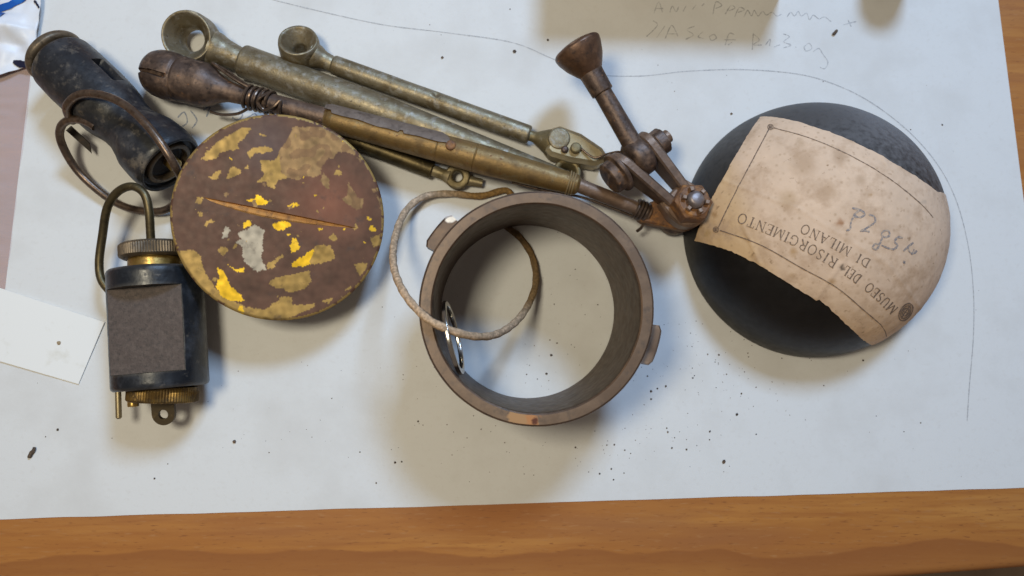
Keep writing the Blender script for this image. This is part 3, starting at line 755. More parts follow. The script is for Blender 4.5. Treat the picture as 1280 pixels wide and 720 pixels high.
# large rod with the big eye
R4 = root('eye_rod', U(450, 130, 0), 'thick grey-brass rod with a large open eye, lying behind the wire-bound linkage', 'rod', 'brass eye rods')
ez = 6.6
eA = U(240.5, 49, 8.6); tA0, tA1 = U(303, 76, ez), U(704, 222, ez)
rd = (tA1 - tA0).normalized(); LA = (tA1 - tA0).length
m = MB(); eye(m, eA, Vector((-.03, -.22, 1)), 10.0, 4.5, 8.4, 12.5); wob(m, .15, .15); build(m, 'eye', m_pewter, R4)
m = MB(); nd = tA0 - eA; nl = nd.length
lathe(m, rnd([(8.1, 6.6), (10, 6.6), (13, 5.5), (nl - 1, 4.7), (nl + 2, 4.6)], 1.2), eA, nd, n=48); build(m, 'neck', m_pewter, R4)
m = MB()
lathe(m, rnd([(0, 4.2), (0, 5.9), (.7, 6.4), (LA * .45, 6.3), (LA * .62, 5.4), (LA * .96, 3.4), (LA, 3.0)], .8), tA0, rd, n=56); wob(m, .12, .08); build(m, 'tube', m_pewter, R4)
m = MB(); eye(m, U(708, 217, 5), Vector((0, 0, 1)), 5.6, 2.2, 3.6, 6.5, 40); build(m, 'end_eye', m_olive, R4)
# small rod
R5 = root('eye_rod', U(540, 125, 0), 'slender grey-brass rod with small oval eye and riveted clevis tip near the lever', 'rod', 'brass eye rods')
eC = U(375, 61, 7); tC0, tC1 = U(416, 80.5, 6), U(662, 169, 6)
rd = (tC1 - tC0).normalized(); LCc = (tC1 - tC0).length
m = MB(); eye(m, eC, Vector((.05, .33, .94)), 7.9, 2.5, 6.4, 10); wob(m, .12, .15); build(m, 'eye', m_pewter, R5)
m = MB(); nd = tC0 - eC; nl = nd.length
lathe(m, rnd([(5.0, 5.0), (7, 4.8), (10, 3.4), (nl + 1, 3.0)], 1), eC, nd, n=40); build(m, 'neck', m_pewter, R5)
m = MB()
def dent(t, a, r):
    q = (t - LCc * .52) / 1.3; w_ = (((a - rad(118) + math.pi) % (2 * math.pi)) - math.pi) / .3
    return r - 1.0 * math.exp(-(q * q + w_ * w_) * 1.4)
pc = rnd([(0, 2.6), (0, 3.3), (.6, 3.75), (LCc - .6, 3.75), (LCc, 3.3), (LCc, 2)], .4)
fc = []
for p, q in zip(pc, pc[1:]):
    n_ = max(1, int((q[0] - p[0]) / .6)); fc += [(p[0] + (q[0] - p[0]) * i / n_, p[1] + (q[1] - p[1]) * i / n_) for i in range(n_)]
fc.append(pc[-1]); lathe(m, fc, tC0, rd, n=64, mod=dent); wob(m, .08, .1); build(m, 'tube', m_pewter, R5)
c0, c1 = U(664, 170, 6), U(756, 200, 6.5); cdv = (c1 - c0); cl = cdv.length; cdd, css, cuu = frame(cdv)
m = MB(); lathe(m, rnd([(-1, 2.1), (1.2, 2.1), (7.5, 5.4), (9.5, 5.4)], 1.2), c0, cdv, n=40, sq=.9); build(m, 'tip_neck', m_olive, R5)
m = MB()
poly = [(7.0, -4.6), (9.5, -6.2), (18.5, -5.9), (cl - 2.5, -3.2), (cl, -1.0), (cl, 1.6), (cl - 3, 4.4), (17.5, 6.1), (9.5, 6.2), (7.0, 4.6)]
prism(m, poly, c0 - cuu * 4.8, cdd, css, cuu, 9.8, 1.6); wob(m, .25, .2); clev = build(m, 'clevis_tip', m_olive, R5)
m = MB(); lathe(m, rnd([(0, 4.3), (.9, 4.2), (1.1, 3.6), (1.1, .3)], .3), c0 + cdd * 10.8 + cuu * 4.6 + css * -1.0, cuu, n=36); build(m, 'boss', m_pewter, R5)
m = MB(); lathe(m, rnd([(0, 2.1), (1.9, 2.1), (2.3, 1.5), (2.35, .2)], .4), c0 + cdd * 18.0 + cuu * 4.8 + css * .9, cuu, n=28); build(m, 'rivet', m_olive, R5)
m = MB(); lathe(m, rnd([(0, 1.5), (1.2, 1.4), (1.6, .8), (1.65, .1)], .3), c0 + cdd * 14.2 + cuu * 4.8 + css * 2.6, cuu, n=24); build(m, 'rivet', m_rust, R5)
m = MB(); tube(m, [c0 + cdd * 19.5 + cuu * 5.4, U(742, 197, 13), U(757, 193, 15), U(770, 190, 18), U(778, 190, 20)], .45, n=8, sub=6); build(m, 'wire', m_wire, R5)
# pipe with drilled eye, under the linkage
R6 = root('eye_pipe', U(500, 198, 0), 'thin dark brass pipe with drilled flat eye, half under the painted plug lid', 'pipe')
d0, d1 = U(402, 160, 4), U(541, 213, 4); rd = (d1 - d0)
m = MB(); lathe(m, rnd([(0, 2), (0, 3.5), (rd.length, 3.5), (rd.length, 1.5)], .4), d0, rd, n=40); build(m, 'tube', m_darkbrass, R6)
m = MB(); lathe(m, rnd([(0, 2.2), (4, 2.2), (7, 3.0)], .6), d1, rd, n=32); build(m, 'neck', m_olive, R6)
m = MB(); eye(m, U(572, 221, 3.6), Vector((0, -.12, 1)), 5.0, 1.75, 2.1, 5, 40); build(m, 'eye', m_olive, R6)
m = MB(); pa = U(584, 225, 3); pb = U(603, 229, 3); lathe(m, rnd([(0, 2.2), ((pb - pa).length, 1.6)], .3), pa, pb - pa, n=24); build(m, 'tail', m_darkbrass, R6)

# ------------------------------------------------------------------ linkage: wire-bound rod, fork, castle nut, cupped lever
R7 = root('linkage_rod', U(560, 185, 0), 'rusty linkage of a wire-bound brass rod bolted to a forked cupped lever', 'linkage')
b0_ = U(178, 86, 10.5); b1 = U(412, 148, 14.0); b2 = U(724, 232, 15.3); b3 = U(812, 267, 12.5)
bd1 = (b1 - b0_); L1 = bd1.length; bx, bs_, bu = frame(bd1)
prof = [(0.0, .2), (.3, 3), (1.4, 5.6), (3.4, 7.6), (6.5, 8.8), (10, 9.2), (13.6, 8.9), (14.6, 8.2), (15.3, 8.6), (20, 8.5), (24.5, 8.4), (28, 7.2), (31, 5.4), (35, 4.0), (40, 3.6), (L1 + 1, 3.7)]
pp = rnd(prof, 1.0, 4); fc = []
for p, q in zip(pp, pp[1:]):
    n_ = max(1, int(abs(q[0] - p[0]) / .35)) if p[0] < 20 else 1
    fc += [(p[0] + (q[0] - p[0]) * i / n_, p[1] + (q[1] - p[1]) * i / n_) for i in range(n_)]
fc.append(pp[-1])
def smod(t, a, r):
    # screwdriver slot across the rounded head
    if t < 14.2:
        s_ = math.cos(a) * r - 2.4
        if math.sin(a) > -.1 and abs(s_) < .75: return r * (1 - .24 * min(1, (14.2 - t) / 3)) if r > 2.4 else r
    return r
m = MB(); lathe(m, fc, b0_, bd1, n=200, mod=smod, sq=.94); wob(m, .22, .13); build(m, 'slotted_head_rod', m_rust, R7, angle=50)
def along(t): return b0_ + bx * t
# wire loops near the head and the windings
m = MB()
pts = []
T0, T1 = 42.0, 52.5
for i in range(0, 5 * 16 + 1):
    a = 2 * math.pi * i / 16; t = T0 + (T1 - T0) * i / 80
    pts.append(along(t) + (bs_ * math.cos(a) + bu * math.sin(a)) * (4.3 + .12 * math.sin(i * 1.3)))
tube(m, pts, .62, n=8, sub=2); build(m, 'wire_winding', m_wire, R7)
m = MB()
tube(m, [along(51.5) + bs_ * -3 + bu * 3.4, along(49.5) + bu * 5.2, along(48.5) + bs_ * 2.2 + bu * 4.6, along(51) + bs_ * 4.0 + bu * 3.0, along(54.5) + bs_ * 2.4 + bu * 4.2, along(56.5) + bs_ * -.5 + bu * 4.6, along(56.8) + bs_ * 2.8 + bu * 3.4, along(57) + bs_ * 4.3 + bu * .2, along(57) + bs_ * 3 - bu * 3], .62, n=8, sub=8); build(m, 'wire_knot', m_wire, R7)
m = MB()
tube(m, [along(42.5) + bs_ * -3.4 + bu * 2.8, along(38) + bs_ * -5 + bu * 2, along(33) + bs_ * -7 + bu * 1.5, along(27.5) + bs_ * -8.4 + bu * 1.5, along(27) + bs_ * -8.2 + bu * 3.0, along(32) + bs_ * -6 + bu * 4, along(38) + bs_ * -3.8 + bu * 4.2, along(43) + bs_ * -2.6 + bu * 3.8], .55, n=8, sub=8)
build(m, 'wire_loop', m_wire, R7)
m = MB()
tube(m, [along(43) + bs_ * 3.6 - bu * 2, along(39) + bs_ * 6.5 - bu * 3.4, along(33) + bs_ * 8.4 - bu * 3.8, along(28.5) + bs_ * 8.5 - bu * 3.4], .6, n=8, sub=8); build(m, 'wire_loop', m_wire, R7)
# brass tube
bd2 = (b2 - b1); L2 = bd2.length; tx, ts_, tu = frame(bd2)
m = MB()
q1, q2 = L2 * .435, L2 * .585
lathe(m, rnd([(-1.5, 3.6), (0, 4.4), (1.8, 4.9), (q1 - .3, 5.35), (q1, 5.15), (q1 + .3, 5.4), (q2 - .3, 5.5), (q2, 5.2), (q2 + .3, 5.5), (q2 + 5, 5.45), (L2 - 3, 4.1), (L2 - 1, 3.9), (L2, 2.8)], .2), b1, bd2, n=64); wob(m, .1, .09)
build(m, 'brass_tube', m_brown_brass, R7)
m = MB()
for i in range(3):
    lathe(m, [(0 + .35 * math.cos(a), 4.35 - .18 * i + .4 * math.sin(a)) for a in [2 * math.pi * j / 8 for j in range(8)]], b1 + tx * (L2 - 4.2 + i * .95), tx, n=40, closed=True)
build(m, 'end_winding', m_brown_brass, R7)
# sheet strip along the tube's far flank
m = MB(); ns, nw = 90, 14; SLn = q1 + 4.2
for lay in (0, 1):
    for i in range(ns + 1):
        t = -1.5 + (SLn + 1.5) * i / ns
        rr = 4.9 + .45 * max(t, 0) / q1 + (.62 if not lay else .12)
        q = i / ns
        lo = 100 - 8 * q + 7 * noise.noise(Vector((t * .13, 2, 0))) + (10 if abs(q - .62) < .02 else 0)
        if q > .72: lo += (q - .72) * 40
        hi = 172
        if q < .06: lo, hi = 112, 135 + q * 500
        if q > .93: lo, hi = lo, 150 - (q - .93) * 400
        for j in range(nw + 1):
            a = rad(lo + (hi - lo) * j / nw)
            m.v.append(b1 + tx * t + (ts_ * math.cos(a) + tu * math.sin(a)) * rr)
W_ = nw + 1; off = W_ * (ns + 1)
for i in range(ns):
    for j in range(nw):
        q = i * W_ + j; m.f.append((q, q + 1, q + 1 + W_, q + W_)); m.f.append((off + q, off + q + W_, off + q + W_ + 1, off + q + 1))
rim = list(range(nw)) + [nw + i * W_ for i in range(ns)] + [ns * W_ + nw - j for j in range(nw)] + [(ns - i) * W_ for i in range(ns)]
for i in range(len(rim)):
    a, b = rim[i], rim[(i + 1) % len(rim)]; m.f.append((a, off + a, off + b, b))
build(m, 'sheet_strip', m_strip, R7, angle=50)
m = MB(); rp_ = b1 + tx * (q1 + 5.0) + (ts_ * math.cos(rad(98)) + tu * math.sin(rad(98))) * 5.2
lathe(m, rnd([(0, 2.0), (.7, 1.9), (1.05, 1.1), (.8, .2)], .4), rp_, ts_ * math.cos(rad(98)) + tu * math.sin(rad(98)), n=24); wob(m, .15, .5); build(m, 'rivet', m_orange_rust, R7)
# thin rod to the fork
bd3 = b3 - b2
m = MB(); lathe(m, rnd([(-2, 2.75), (bd3.length, 2.75)], .1), b2, bd3, n=36); wob(m, .1, .2); build(m, 'thin_rod', m_rust, R7)
t3, s3, u3 = frame(bd3)
m = MB(); pts = []
for i in range(0, 4 * 14 + 1):
    a = 2 * math.pi * i / 14; t = bd3.length * .80 + 5.2 * i / 56
    pts.append(b2 + t3 * t + (s3 * math.cos(a) + u3 * math.sin(a)) * (3.4 + .2 * math.sin(i)))
pts += [pts[-1] + s3 * 2.5 - u3 * 2.5, pts[-1] + s3 * 4.0 - u3 * 4.0 - t3 * .8]
tube(m, pts, .62, n=8, sub=2); build(m, 'wire_winding', m_wire, R7)
m = MB(); tube(m, [U(640, 228, 9), U(690, 240, 10), U(725, 246, 10), U(760, 258, 10.5), U(790, 270, 11)], .5, n=8, sub=8); build(m, 'wire', m_wire, R7)
# flat eye of the thin rod under the nut
NC = U(850, 265, 9)                                       # nut axis foot
fd = Vector((.74, -.67, 0)).normalized(); bd_ = Vector((.80, .60, -.05)).normalized(); up = Vector((0, 0, 1))
ed_ = (NC - Vector((b3.x, b3.y, NC.z))); el = ed_.length; exx = ed_.normalized(); eyy = up.cross(exx)
m = MB(); prism(m, stadium(-1.5, el, 3.6, 8.0), Vector((b3.x, b3.y, 8)), exx, eyy, up, 5.5, .7); wob(m, .15, .2); build(m, 'flat_eye', m_orange_rust, R7)
# fork
O = U(797, 198, 20)
FL = (NC.xy - O.xy).length
fd = (Vector((NC.x, NC.y, 0)) - Vector((O.x, O.y, 0))).normalized()
for sgn, nm in ((-1, 'fork_arm'), (1, 'fork_arm')):
    m = MB()
    c_ = O + bd_ * (6.0 * sgn) - bd_ * 1.9
    # side plate in the plane of the fork direction and up, dropping a little towards the nut
    pl = stadium(0, FL * .74, 7.2, 4.6, 12)
    fdd = (fd + up * -.06 - bd_ * (.11 * sgn)).normalized()
    prism(m, pl, c_, fdd, up, bd_, 3.8, .7); wob(m, .15, .2); build(m, nm, m_rust, R7)
m = MB()
nb = NC.copy(); nb.z = 14.0
prism(m, [(-8.2, -6.6), (-8.2, 6.6), (-2, 8.0)] + [(8.0 * math.sin(a), 8.0 * math.cos(a)) for a in [math.pi * i / 12 for i in range(1, 12)]] + [(-2, -8.0)], nb, fd, up.cross(fd), up, 7.5, .8); wob(m, .18, .2)
build(m, 'fork_bridge', m_rust, R7)
# pivot bolt, its head and far nut
m = MB(); lathe(m, rnd([(-14, .3), (-14, 5.2), (-13.4, 6.2), (-10.3, 6.4), (-9.8, 7.8), (-8.2, 8.0), (-8, 6)], .4), O - up * .5, bd_, n=44); wob(m, .15, .2); build(m, 'bolt_head', m_rust, R7)
m = MB(); lathe(m, [(-9, 2.6), (15, 2.6)], O, bd_, n=24); build(m, 'bolt_shank', m_rust, R7)
m = MB(); lathe(m, rnd([(8.2, 4.6), (8.6, 5.2), (12.4, 5.2), (12.8, 4.2), (12.8, 2.6), (14.6, 2.4), (14.8, .3)], .4), O, bd_, n=36, mod=lambda t, a, r: r * (1 - .06 * (1 - abs(math.cos(3 * a)))) if r > 4 else r); wob(m, .15, .25); build(m, 'far_nut', m_rust, R7)
# knuckle between the arms
m = MB(); lathe(m, rnd([(-4.0, 3), (-3.9, 6.0), (-2.4, 7.6), (2.4, 7.6), (3.9, 6.0), (4.0, 3)], 1.2), O + up * 1.5, bd_, n=44); wob(m, .2, .15); build(m, 'knuckle', m_rust, R7)
# stem and cup
s0, s1 = O + up * 3, U(727, 70, 28)
sdv = s1 - s0; sl = sdv.length
m = MB(); lathe(m, rnd([(2, 3.9), (8, 3.7), (sl - 11, 3.35), (sl - 9, 3.3)], .8), s0, sdv, n=40); wob(m, .18, .16); build(m, 'stem', m_rust, R7)
m = MB(); lathe(m, rnd([(sl - 15.5, 3.2), (sl - 15.5, 4.2), (sl - 8, 4.4), (sl - 6, 4.6)], .4), s0, sdv, n=40); wob(m, .12, .2); build(m, 'stem_collar', m_rust, R7)
m_cup = mat('cup_rust', (.13, .072, .045), [((.21, .11, .06), .2, .48, .7, .55, .3), ((.07, .045, .035), .4, .52, .7), ((.42, .18, .08), .3, .66, .74, .8, 0.0)], rough=.42, metallic=.5, bump=(.9, .4, .2), edge=((.30, .20, .14), .53, .62))
m = MB(); lathe(m, rnd([(sl - 8, 3.8), (sl - 6, 5.2), (sl - 2.5, 7.4), (sl + 1.5, 9.0), (sl + 3.4, 9.3), (sl + 4.4, 8.6), (sl + 5.4, 5), (sl + 5.7, .3)], .8), s0, sdv, n=56); wob(m, .15, .15); build(m, 'cup', m_cup, R7)
# castle nut with split pin and bolt tip, leaning outward
na = Vector((.10, .12, 1)).normalized(); npos = Vector((NC.x, NC.y, 21.0))
m = MB()
def cast(t, a, r):
    if r < 4: return r
    hexr = math.cos(math.pi / 6) / math.cos((a % (math.pi / 3)) - math.pi / 6)
    return r * (hexr if t < 5.5 else 1)
lathe(m, rnd([(-1, 3), (-1, 6.8), (-.4, 7.4), (5.2, 7.4), (5.8, 6.0), (6.2, 5.7), (6.2, 3)], .3), npos, na, n=72, mod=cast); wob(m, .18, .2)
nut = build(m, 'castle_nut', m_orange_rust, R7)
d_, s_, u_ = frame(na)
for i in range(6):
    a = math.pi / 3 * i + .2; c_ = npos + na * 6.0 + (s_ * math.cos(a) + u_ * math.sin(a)) * 4.2
    e1_ = (s_ * math.cos(a) + u_ * math.sin(a)); e2_ = na.cross(e1_)
    m = MB(); prism(m, [(-.7, -.75), (.9, -.75), (.9, .75), (-.7, .75)], c_, e1_, e2_, na, 2.0, .25); wob(m, .15, .4); build(m, 'castle_tooth', m_rust, nut)
m = MB(); lathe(m, rnd([(5, 3.3), (7.6, 3.3), (9.0, 2.4), (9.4, .3)], .8), npos, na, n=32); wob(m, .12, .3)
build(m, 'bolt_tip', mat('grey_bolt', (.23, .19, .18), [((.30, .27, .27), .4, .5, .7), ((.14, .09, .07), .5, .55, .7)], rough=.45, metallic=.6), nut)
m = MB(); lathe(m, rnd([(-19, 3.2), (6, 3.2)], .1), npos, na, n=24); build(m, 'bolt_shank', m_rust, R7)
m = MB(); lathe(m, rnd([(-18.6, 4), (-18.6, 6.2), (-15.2, 6.4), (-13, 5)], .5), npos, na, n=36); build(m, 'lower_head', m_rust, R7)

# ------------------------------------------------------------------ dome with museum label
DC = U(1009, 289, 0); ER, EH, EZ = 50.6, 43.0, 1.5
def dome_hit(px, py, off=0.0):
    d = ray(px, py); o = CAM - DC - Vector((0, 0, EZ))
    a_, h_ = ER + off, EH + off
    S = Vector((1 / a_, 1 / a_, 1 / h_)); dd = d * S; oo = o * S
    A = dd.dot(dd); B = 2 * oo.dot(dd); C = oo.dot(oo) - 1; q = B * B - 4 * A * C
    if q < 0: return None
    t = (-B - math.sqrt(q)) / (2 * A); p = CAM + d * t
    if p.z < 0.3: return None
    return p
R8 = root('iron_dome', (DC.x, DC.y, 0), 'black iron dome carrying a stained peach paper museum label', 'dome')
m = MB()
prof = [(0, ER - 2.4), (0, ER - .4), (.5, ER), (EZ, ER)]
for i in range(1, 40):
    a = math.pi / 2 * i / 40; prof.append((EZ + EH * math.sin(a), ER * math.cos(a)))
prof.append((EZ + EH, .05)); lathe(m, prof, DC, (0, 0, 1), n=128, up=Vector((0, 1, 0))); wob(m, .15, .05)
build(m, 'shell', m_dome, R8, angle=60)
def d_uv(p):
    q = p - DC - Vector((0, 0, EZ)); q = Vector((q.x / ER, q.y / ER, q.z / EH)).normalized()
    th = math.acos(max(-1, min(1, q.z))); ph = math.atan2(q.y, q.x)
    return Vector((th * math.cos(ph), th * math.sin(ph))) * 50
def d_xyz(uv, off):
    th = uv.length / 50; ph = math.atan2(uv.y, uv.x)
    q = Vector((math.sin(th) * math.cos(ph), math.sin(th) * math.sin(ph), math.cos(th)))
    nrm = Vector((q.x / ER, q.y / ER, q.z / EH)).normalized()
    return DC + Vector((q.x * ER, q.y * ER, q.z * EH + EZ)) + nrm * off
outl = [(951, 147), (985, 150), (1012, 158), (1045, 169), (1085, 187), (1120, 207), (1150, 225), (1170, 240)]
outl2 = [(1091, 434), (1078, 424), (1060, 407), (1042, 390), (1024, 374), (1020, 375), (985, 353), (950, 331), (915, 314), (893, 307), (869, 301), (880, 270), (903, 226), (928, 182)]
c0_ = Vector((1018, 286))
poly = [d_uv(dome_hit(*p)) for p in outl]
for a in (12, 4, -6, -16, -26, -36, -46, -54):           # carried over the right hand limb
    poly.append(Vector((math.cos(rad(a)), math.sin(rad(a)))) * (70 + 2.0 * noise.noise(Vector((a * .3, 1, 0)))))
def clampin(p):
    p = Vector(p)
    for i in range(60):
        h = dome_hit(p.x, p.y)
        if h: return h
        p = p + (c0_ - p).normalized() * .7
poly += [d_uv(clampin(p)) for p in outl2]
# dense, slightly ragged outline
dense = []
for i in range(len(poly)):
    a, b = poly[i], poly[(i + 1) % len(poly)]; n_ = max(1, int((b - a).length / .8))
    for j in range(n_):
        p = a + (b - a) * (j / n_); q = Vector((p.x, p.y, 0))
        dense.append(p + Vector((noise.noise(q * .5), noise.noise(q * .5 + Vector((30, 0, 0))))) * .35 + Vector((noise.noise(q * 1.6), noise.noise(q * 1.6 + Vector((30, 0, 0))))) * .18)
V2 = dense[:]; nd_ = len(dense); E2 = [(i, (i + 1) % nd_) for i in range(nd_)]
dt = [tuple(p) for p in dense]
for j in range(-90, 91):
    for i in range(-90, 91):
        p = Vector((i * .8 + .4 * (j % 2), j * .75))
        if pip(p, dt) and min((p - q).length_squared for q in dense[::1]) > .12: V2.append(p)
ov, oe, of, *_ = delaunay_2d_cdt(V2, E2, [], 1, 1e-5)
Rinv = ROT.transposed()
def to_px(p):
    c = Rinv @ (p - CAM); return Vector((CX + F * c.x / -c.z, CY - F * c.y / -c.z))
def seg(p, a, b):
    a, b = Vector(a), Vector(b); t = max(0, min(1, (p - a).dot(b - a) / (b - a).length_squared)); return (p - a - (b - a) * t).length
def wrinkle(uv):
    q = Vector((uv.x, uv.y, 0)); h = .10 * noise.noise(q * .12) + .10 * noise.noise(q * .35)
    x = to_px(d_xyz(uv, .3))
    for a, b, s in (((1021, 373), (1058, 320), .35), ((1108, 205), (1100, 190), .3), ((905, 226), (1000, 262), .22), ((930, 283), (950, 330), .3), ((1000, 262), (1110, 330), .2), ((1110, 330), (1150, 385), .2), ((870, 270), (905, 226), .2)):
        h += s * math.exp(-(seg(x, a, b) / 2.2) ** 2)
    return h
SPOT = [((1050, 278), 6, (.34, .15, .06), .9), ((1005, 205), 22, (.42, .27, .16), .6), ((1050, 196), 14, (.38, .24, .14), .6), ((985, 250), 16, (.46, .30, .16), .55), ((1035, 238), 15, (.44, .28, .16), .55), ((1075, 225), 9, (.42, .28, .17), .5), ((1000, 178), 8, (.44, .29, .17), .5), ((1060, 300), 9, (.48, .32, .2), .45), ((1110, 285), 14, (.56, .40, .28), .5),
        ((992, 315), 7, (.45, .26, .10), .7), ((1040, 352), 6, (.46, .27, .12), .7), ((893, 268), 5, (.36, .19, .07), .7), ((990, 345), 5, (.46, .28, .11), .5), ((1053, 334), 4.2, (.03, .02, .015), 1), ((1088, 244), 3, (.42, .24, .10), .8), ((940, 320), 4, (.42, .25, .1), .6), ((884, 292), 6, (.45, .28, .1), .6), ((1155, 252), 4, (.45, .36, .28), .5)]
m = MB(); m.col = []
for p in ov:
    P3 = d_xyz(p, .32 + wrinkle(p)); m.v.append(P3); x = to_px(P3); q = Vector((p.x, p.y, 0))
    c = Vector((.72, .525, .375)) * (1 + .08 * noise.noise(q * .1) + .05 * noise.noise(q * .6))
    yel = max(0, min(1, (945 - x.x + (x.y - 250) * .35) / 30)) * .6 + max(0, min(1, (x.y - 330 + (1030 - x.x) * .4) / 60)) * .25
    c = c.lerp(Vector((.66, .43, .20)), max(0, min(.75, yel)))
    for sp, r_, sc_, am in SPOT:
        d_ = (x - Vector(sp)).length + 3 * noise.noise(q * .9)
        c = c.lerp(Vector(sc_), am * max(0, min(1, 1.4 * (1 - d_ / r_))))
    gsp = noise.noise(q * 1.1 + Vector((7, 7, 7))); 
    if gsp > .42: c = c.lerp(Vector((.40, .26, .15)), min(1, (gsp - .42) * 4) * .6)
    m.col.append((c.x, c.y, c.z, 0))
nv = len(m.v)
for f in of: m.f.append(tuple(f))
# paper thickness: skirt down to the shell along the outline
sk = len(m.v); per = list(range(nd_))
for i in per: m.v.append(d_xyz(V2[i], .0)); m.col.append((.6, .42, .28, 0))
for i in per: m.f.append((i, (i + 1) % nd_, sk + (i + 1) % nd_, sk + i))
label = build(m, 'label', m_label, R8, label='stained peach paper label with printed lines', angle=60)

def on_label(p):
    h = dome_hit(p.x, p.y, .3)
    if h is None: return None
    uv = d_uv(h); return d_xyz(uv, .32 + wrinkle(uv) + .10)
def ell(cx, cy, rx, ry, a0=0, a1=360, n=14): return [(cx + rx * math.cos(rad(a0 + (a1 - a0) * i / n)), cy + ry * math.sin(rad(a0 + (a1 - a0) * i / n))) for i in range(n + 1)]
# serif-like letters: strokes (points, weight)
K, T = 1.0, .5
FONT = {
 'M': (1.05, [([(.08, 0), (.14, 1)], T), ([(.14, 1), (.52, .05)], K), ([(.52, .05), (.9, 1)], T), ([(.9, 1), (.95, 0)], K), ([(0, 0), (.2, 0)], T), ([(.85, 0), (1.05, 0)], T), ([(.02, 1), (.16, 1)], T), ([(.88, 1), (1.02, 1)], T)]),
 'U': (.9, [([(.15, 1), (.15, .35), (.25, .05), (.45, 0), (.65, .05), (.75, .35), (.75, 1)], .8), ([(.02, 1), (.28, 1)], T), ([(.62, 1), (.88, 1)], T)]),
 'S': (.65, [([(.55, .85), (.45, .98), (.25, 1), (.1, .88), (.1, .68), (.3, .54), (.5, .42), (.56, .2), (.42, .03), (.2, 0), (.06, .15)], .8)]),
 'E': (.75, [([(.15, 0), (.15, 1)], K), ([(.02, 1), (.65, 1), (.66, .8)], T), ([(.15, .52), (.5, .52)], T), ([(.02, 0), (.66, 0), (.7, .22)], T)]),
 'O': (.95, [(ell(.48, .5, .4, .5), .8)]),
 'D': (.95, [([(.15, 0), (.15, 1)], K), ([(.02, 1), (.4, 1), (.7, .85), (.84, .5), (.7, .15), (.4, 0), (.02, 0)], .7)]),
 'L': (.72, [([(.15, 0), (.15, 1)], K), ([(.02, 1), (.3, 1)], T), ([(.02, 0), (.62, 0), (.66, .25)], T)]),
 'R': (.9, [([(.15, 0), (.15, 1)], K), ([(.02, 1), (.45, 1), (.65, .88), (.65, .65), (.45, .52), (.15, .5)], .7), ([(.42, .5), (.8, 0)], K), ([(.02, 0), (.28, 0)], T)]),
 'I': (.42, [([(.2, 0), (.2, 1)], K), ([(.06, 0), (.34, 0)], T), ([(.06, 1), (.34, 1)], T)]),
 'G': (.95, [([(.78, .8), (.65, .97), (.45, 1), (.2, .88), (.08, .5), (.2, .12), (.45, 0), (.7, .06), (.8, .15), (.8, .42)], .8), ([(.62, .42), (.92, .42)], T)]),
 'N': (.95, [([(.15, 0), (.15, 1)], T), ([(.15, 1), (.8, 0)], K), ([(.8, 0), (.8, 1)], T), ([(.02, 0), (.28, 0)], T), ([(.66, 1), (.94, 1)], T), ([(0, 1), (.18, 1)], T)]),
 'T': (.82, [([(.4, 0), (.4, 1)], K), ([(.06, .8), (.06, 1), (.74, 1), (.74, .8)], T), ([(.26, 0), (.54, 0)], T)]),
 'A': (.95, [([(.1, 0), (.45, 1)], T), ([(.45, 1), (.82, 0)], K), ([(.22, .35), (.66, .35)], T), ([(0, 0), (.22, 0)], T), ([(.7, 0), (.94, 0)], T)]),
 ' ': (.55, [])}
def text_on(m, text, path, height, wd, fn):
    P = [Vector(p) for p in smooth2(path, 10)]
    cum = [0]
    for a, b in zip(P, P[1:]): cum.append(cum[-1] + (b - a).length)
    tw = sum(FONT[c][0] + .14 for c in text); total = cum[-1]; k_ = total / tw
    def at(s):
        s = max(0, min(total, s)); i = 0
        while i < len(cum) - 2 and cum[i + 1] < s: i += 1
        t = (s - cum[i]) / max(cum[i + 1] - cum[i], 1e-6); p = P[i].lerp(P[i + 1], t); d = (P[i + 1] - P[i]).normalized(); return p, d
    s = 0
    for c in text:
        wch, strokes = FONT[c]
        p, d = at(s + wch * k_ * .5); upv = Vector((d.y, -d.x))
        for pts, wt in strokes:
            q = [p + d * ((x - wch / 2) * k_) + upv * ((y - .5) * height) for x, y in pts]
            ribbon(m, [(v.x, v.y) for v in q], wd * wt, fn, step=2.5, jit=.5)
        s += (wch + .14) * k_
m = MB()
text_on(m, 'MUSEO', [(1118, 389), (1100, 371), (1082, 356)], 12, 1.7, on_label)
text_on(m, 'DEL', [(1074, 350), (1065, 343), (1054, 336)], 12, 1.7, on_label)
text_on(m, 'RISORGIMENTO', [(1045, 330), (1015, 312), (985, 297), (955, 284), (921, 271)], 12.5, 1.7, on_label)
text_on(m, 'DI', [(1086, 330), (1070, 321)], 11, 1.7, on_label)
text_on(m, 'MILANO', [(1062, 315), (1035, 301), (1000, 284)], 12, 1.7, on_label)
build(m, 'lettering', m_print, label)
m = MB()
ribbon(m, smooth2([(898, 284), (915, 249), (938, 205), (961, 162)], 8), 1.3, on_label, step=2, jit=.5)
ribbon(m, smooth2([(900, 288), (950, 306), (1000, 334), (1045, 359), (1080, 388), (1101, 406)], 8), 1.3, on_label, step=2, jit=.5)
ribbon(m, smooth2([(967, 160), (1010, 172), (1060, 193), (1110, 222), (1150, 254), (1166, 272)], 8), 1.0, on_label, step=2, jit=.9)
ribbon(m, smooth2([(1101, 406), (1106, 414), (1108, 421)], 8), 1.0, on_label, step=2, jit=.5)
for cx_, cy_ in ((895, 287), (963, 159)):
    for r_ in (1.6, 3.4): ribbon(m, ell(cx_, cy_, r_, r_, n=16), 1.0, on_label)
    for i in range(4):
        a = rad(45 + 90 * i); ribbon(m, [(cx_, cy_), (cx_ + 4 * math.cos(a), cy_ + 4 * math.sin(a))], 1.0, on_label, step=1)
build(m, 'border_line', m_print, label)
m = MB()
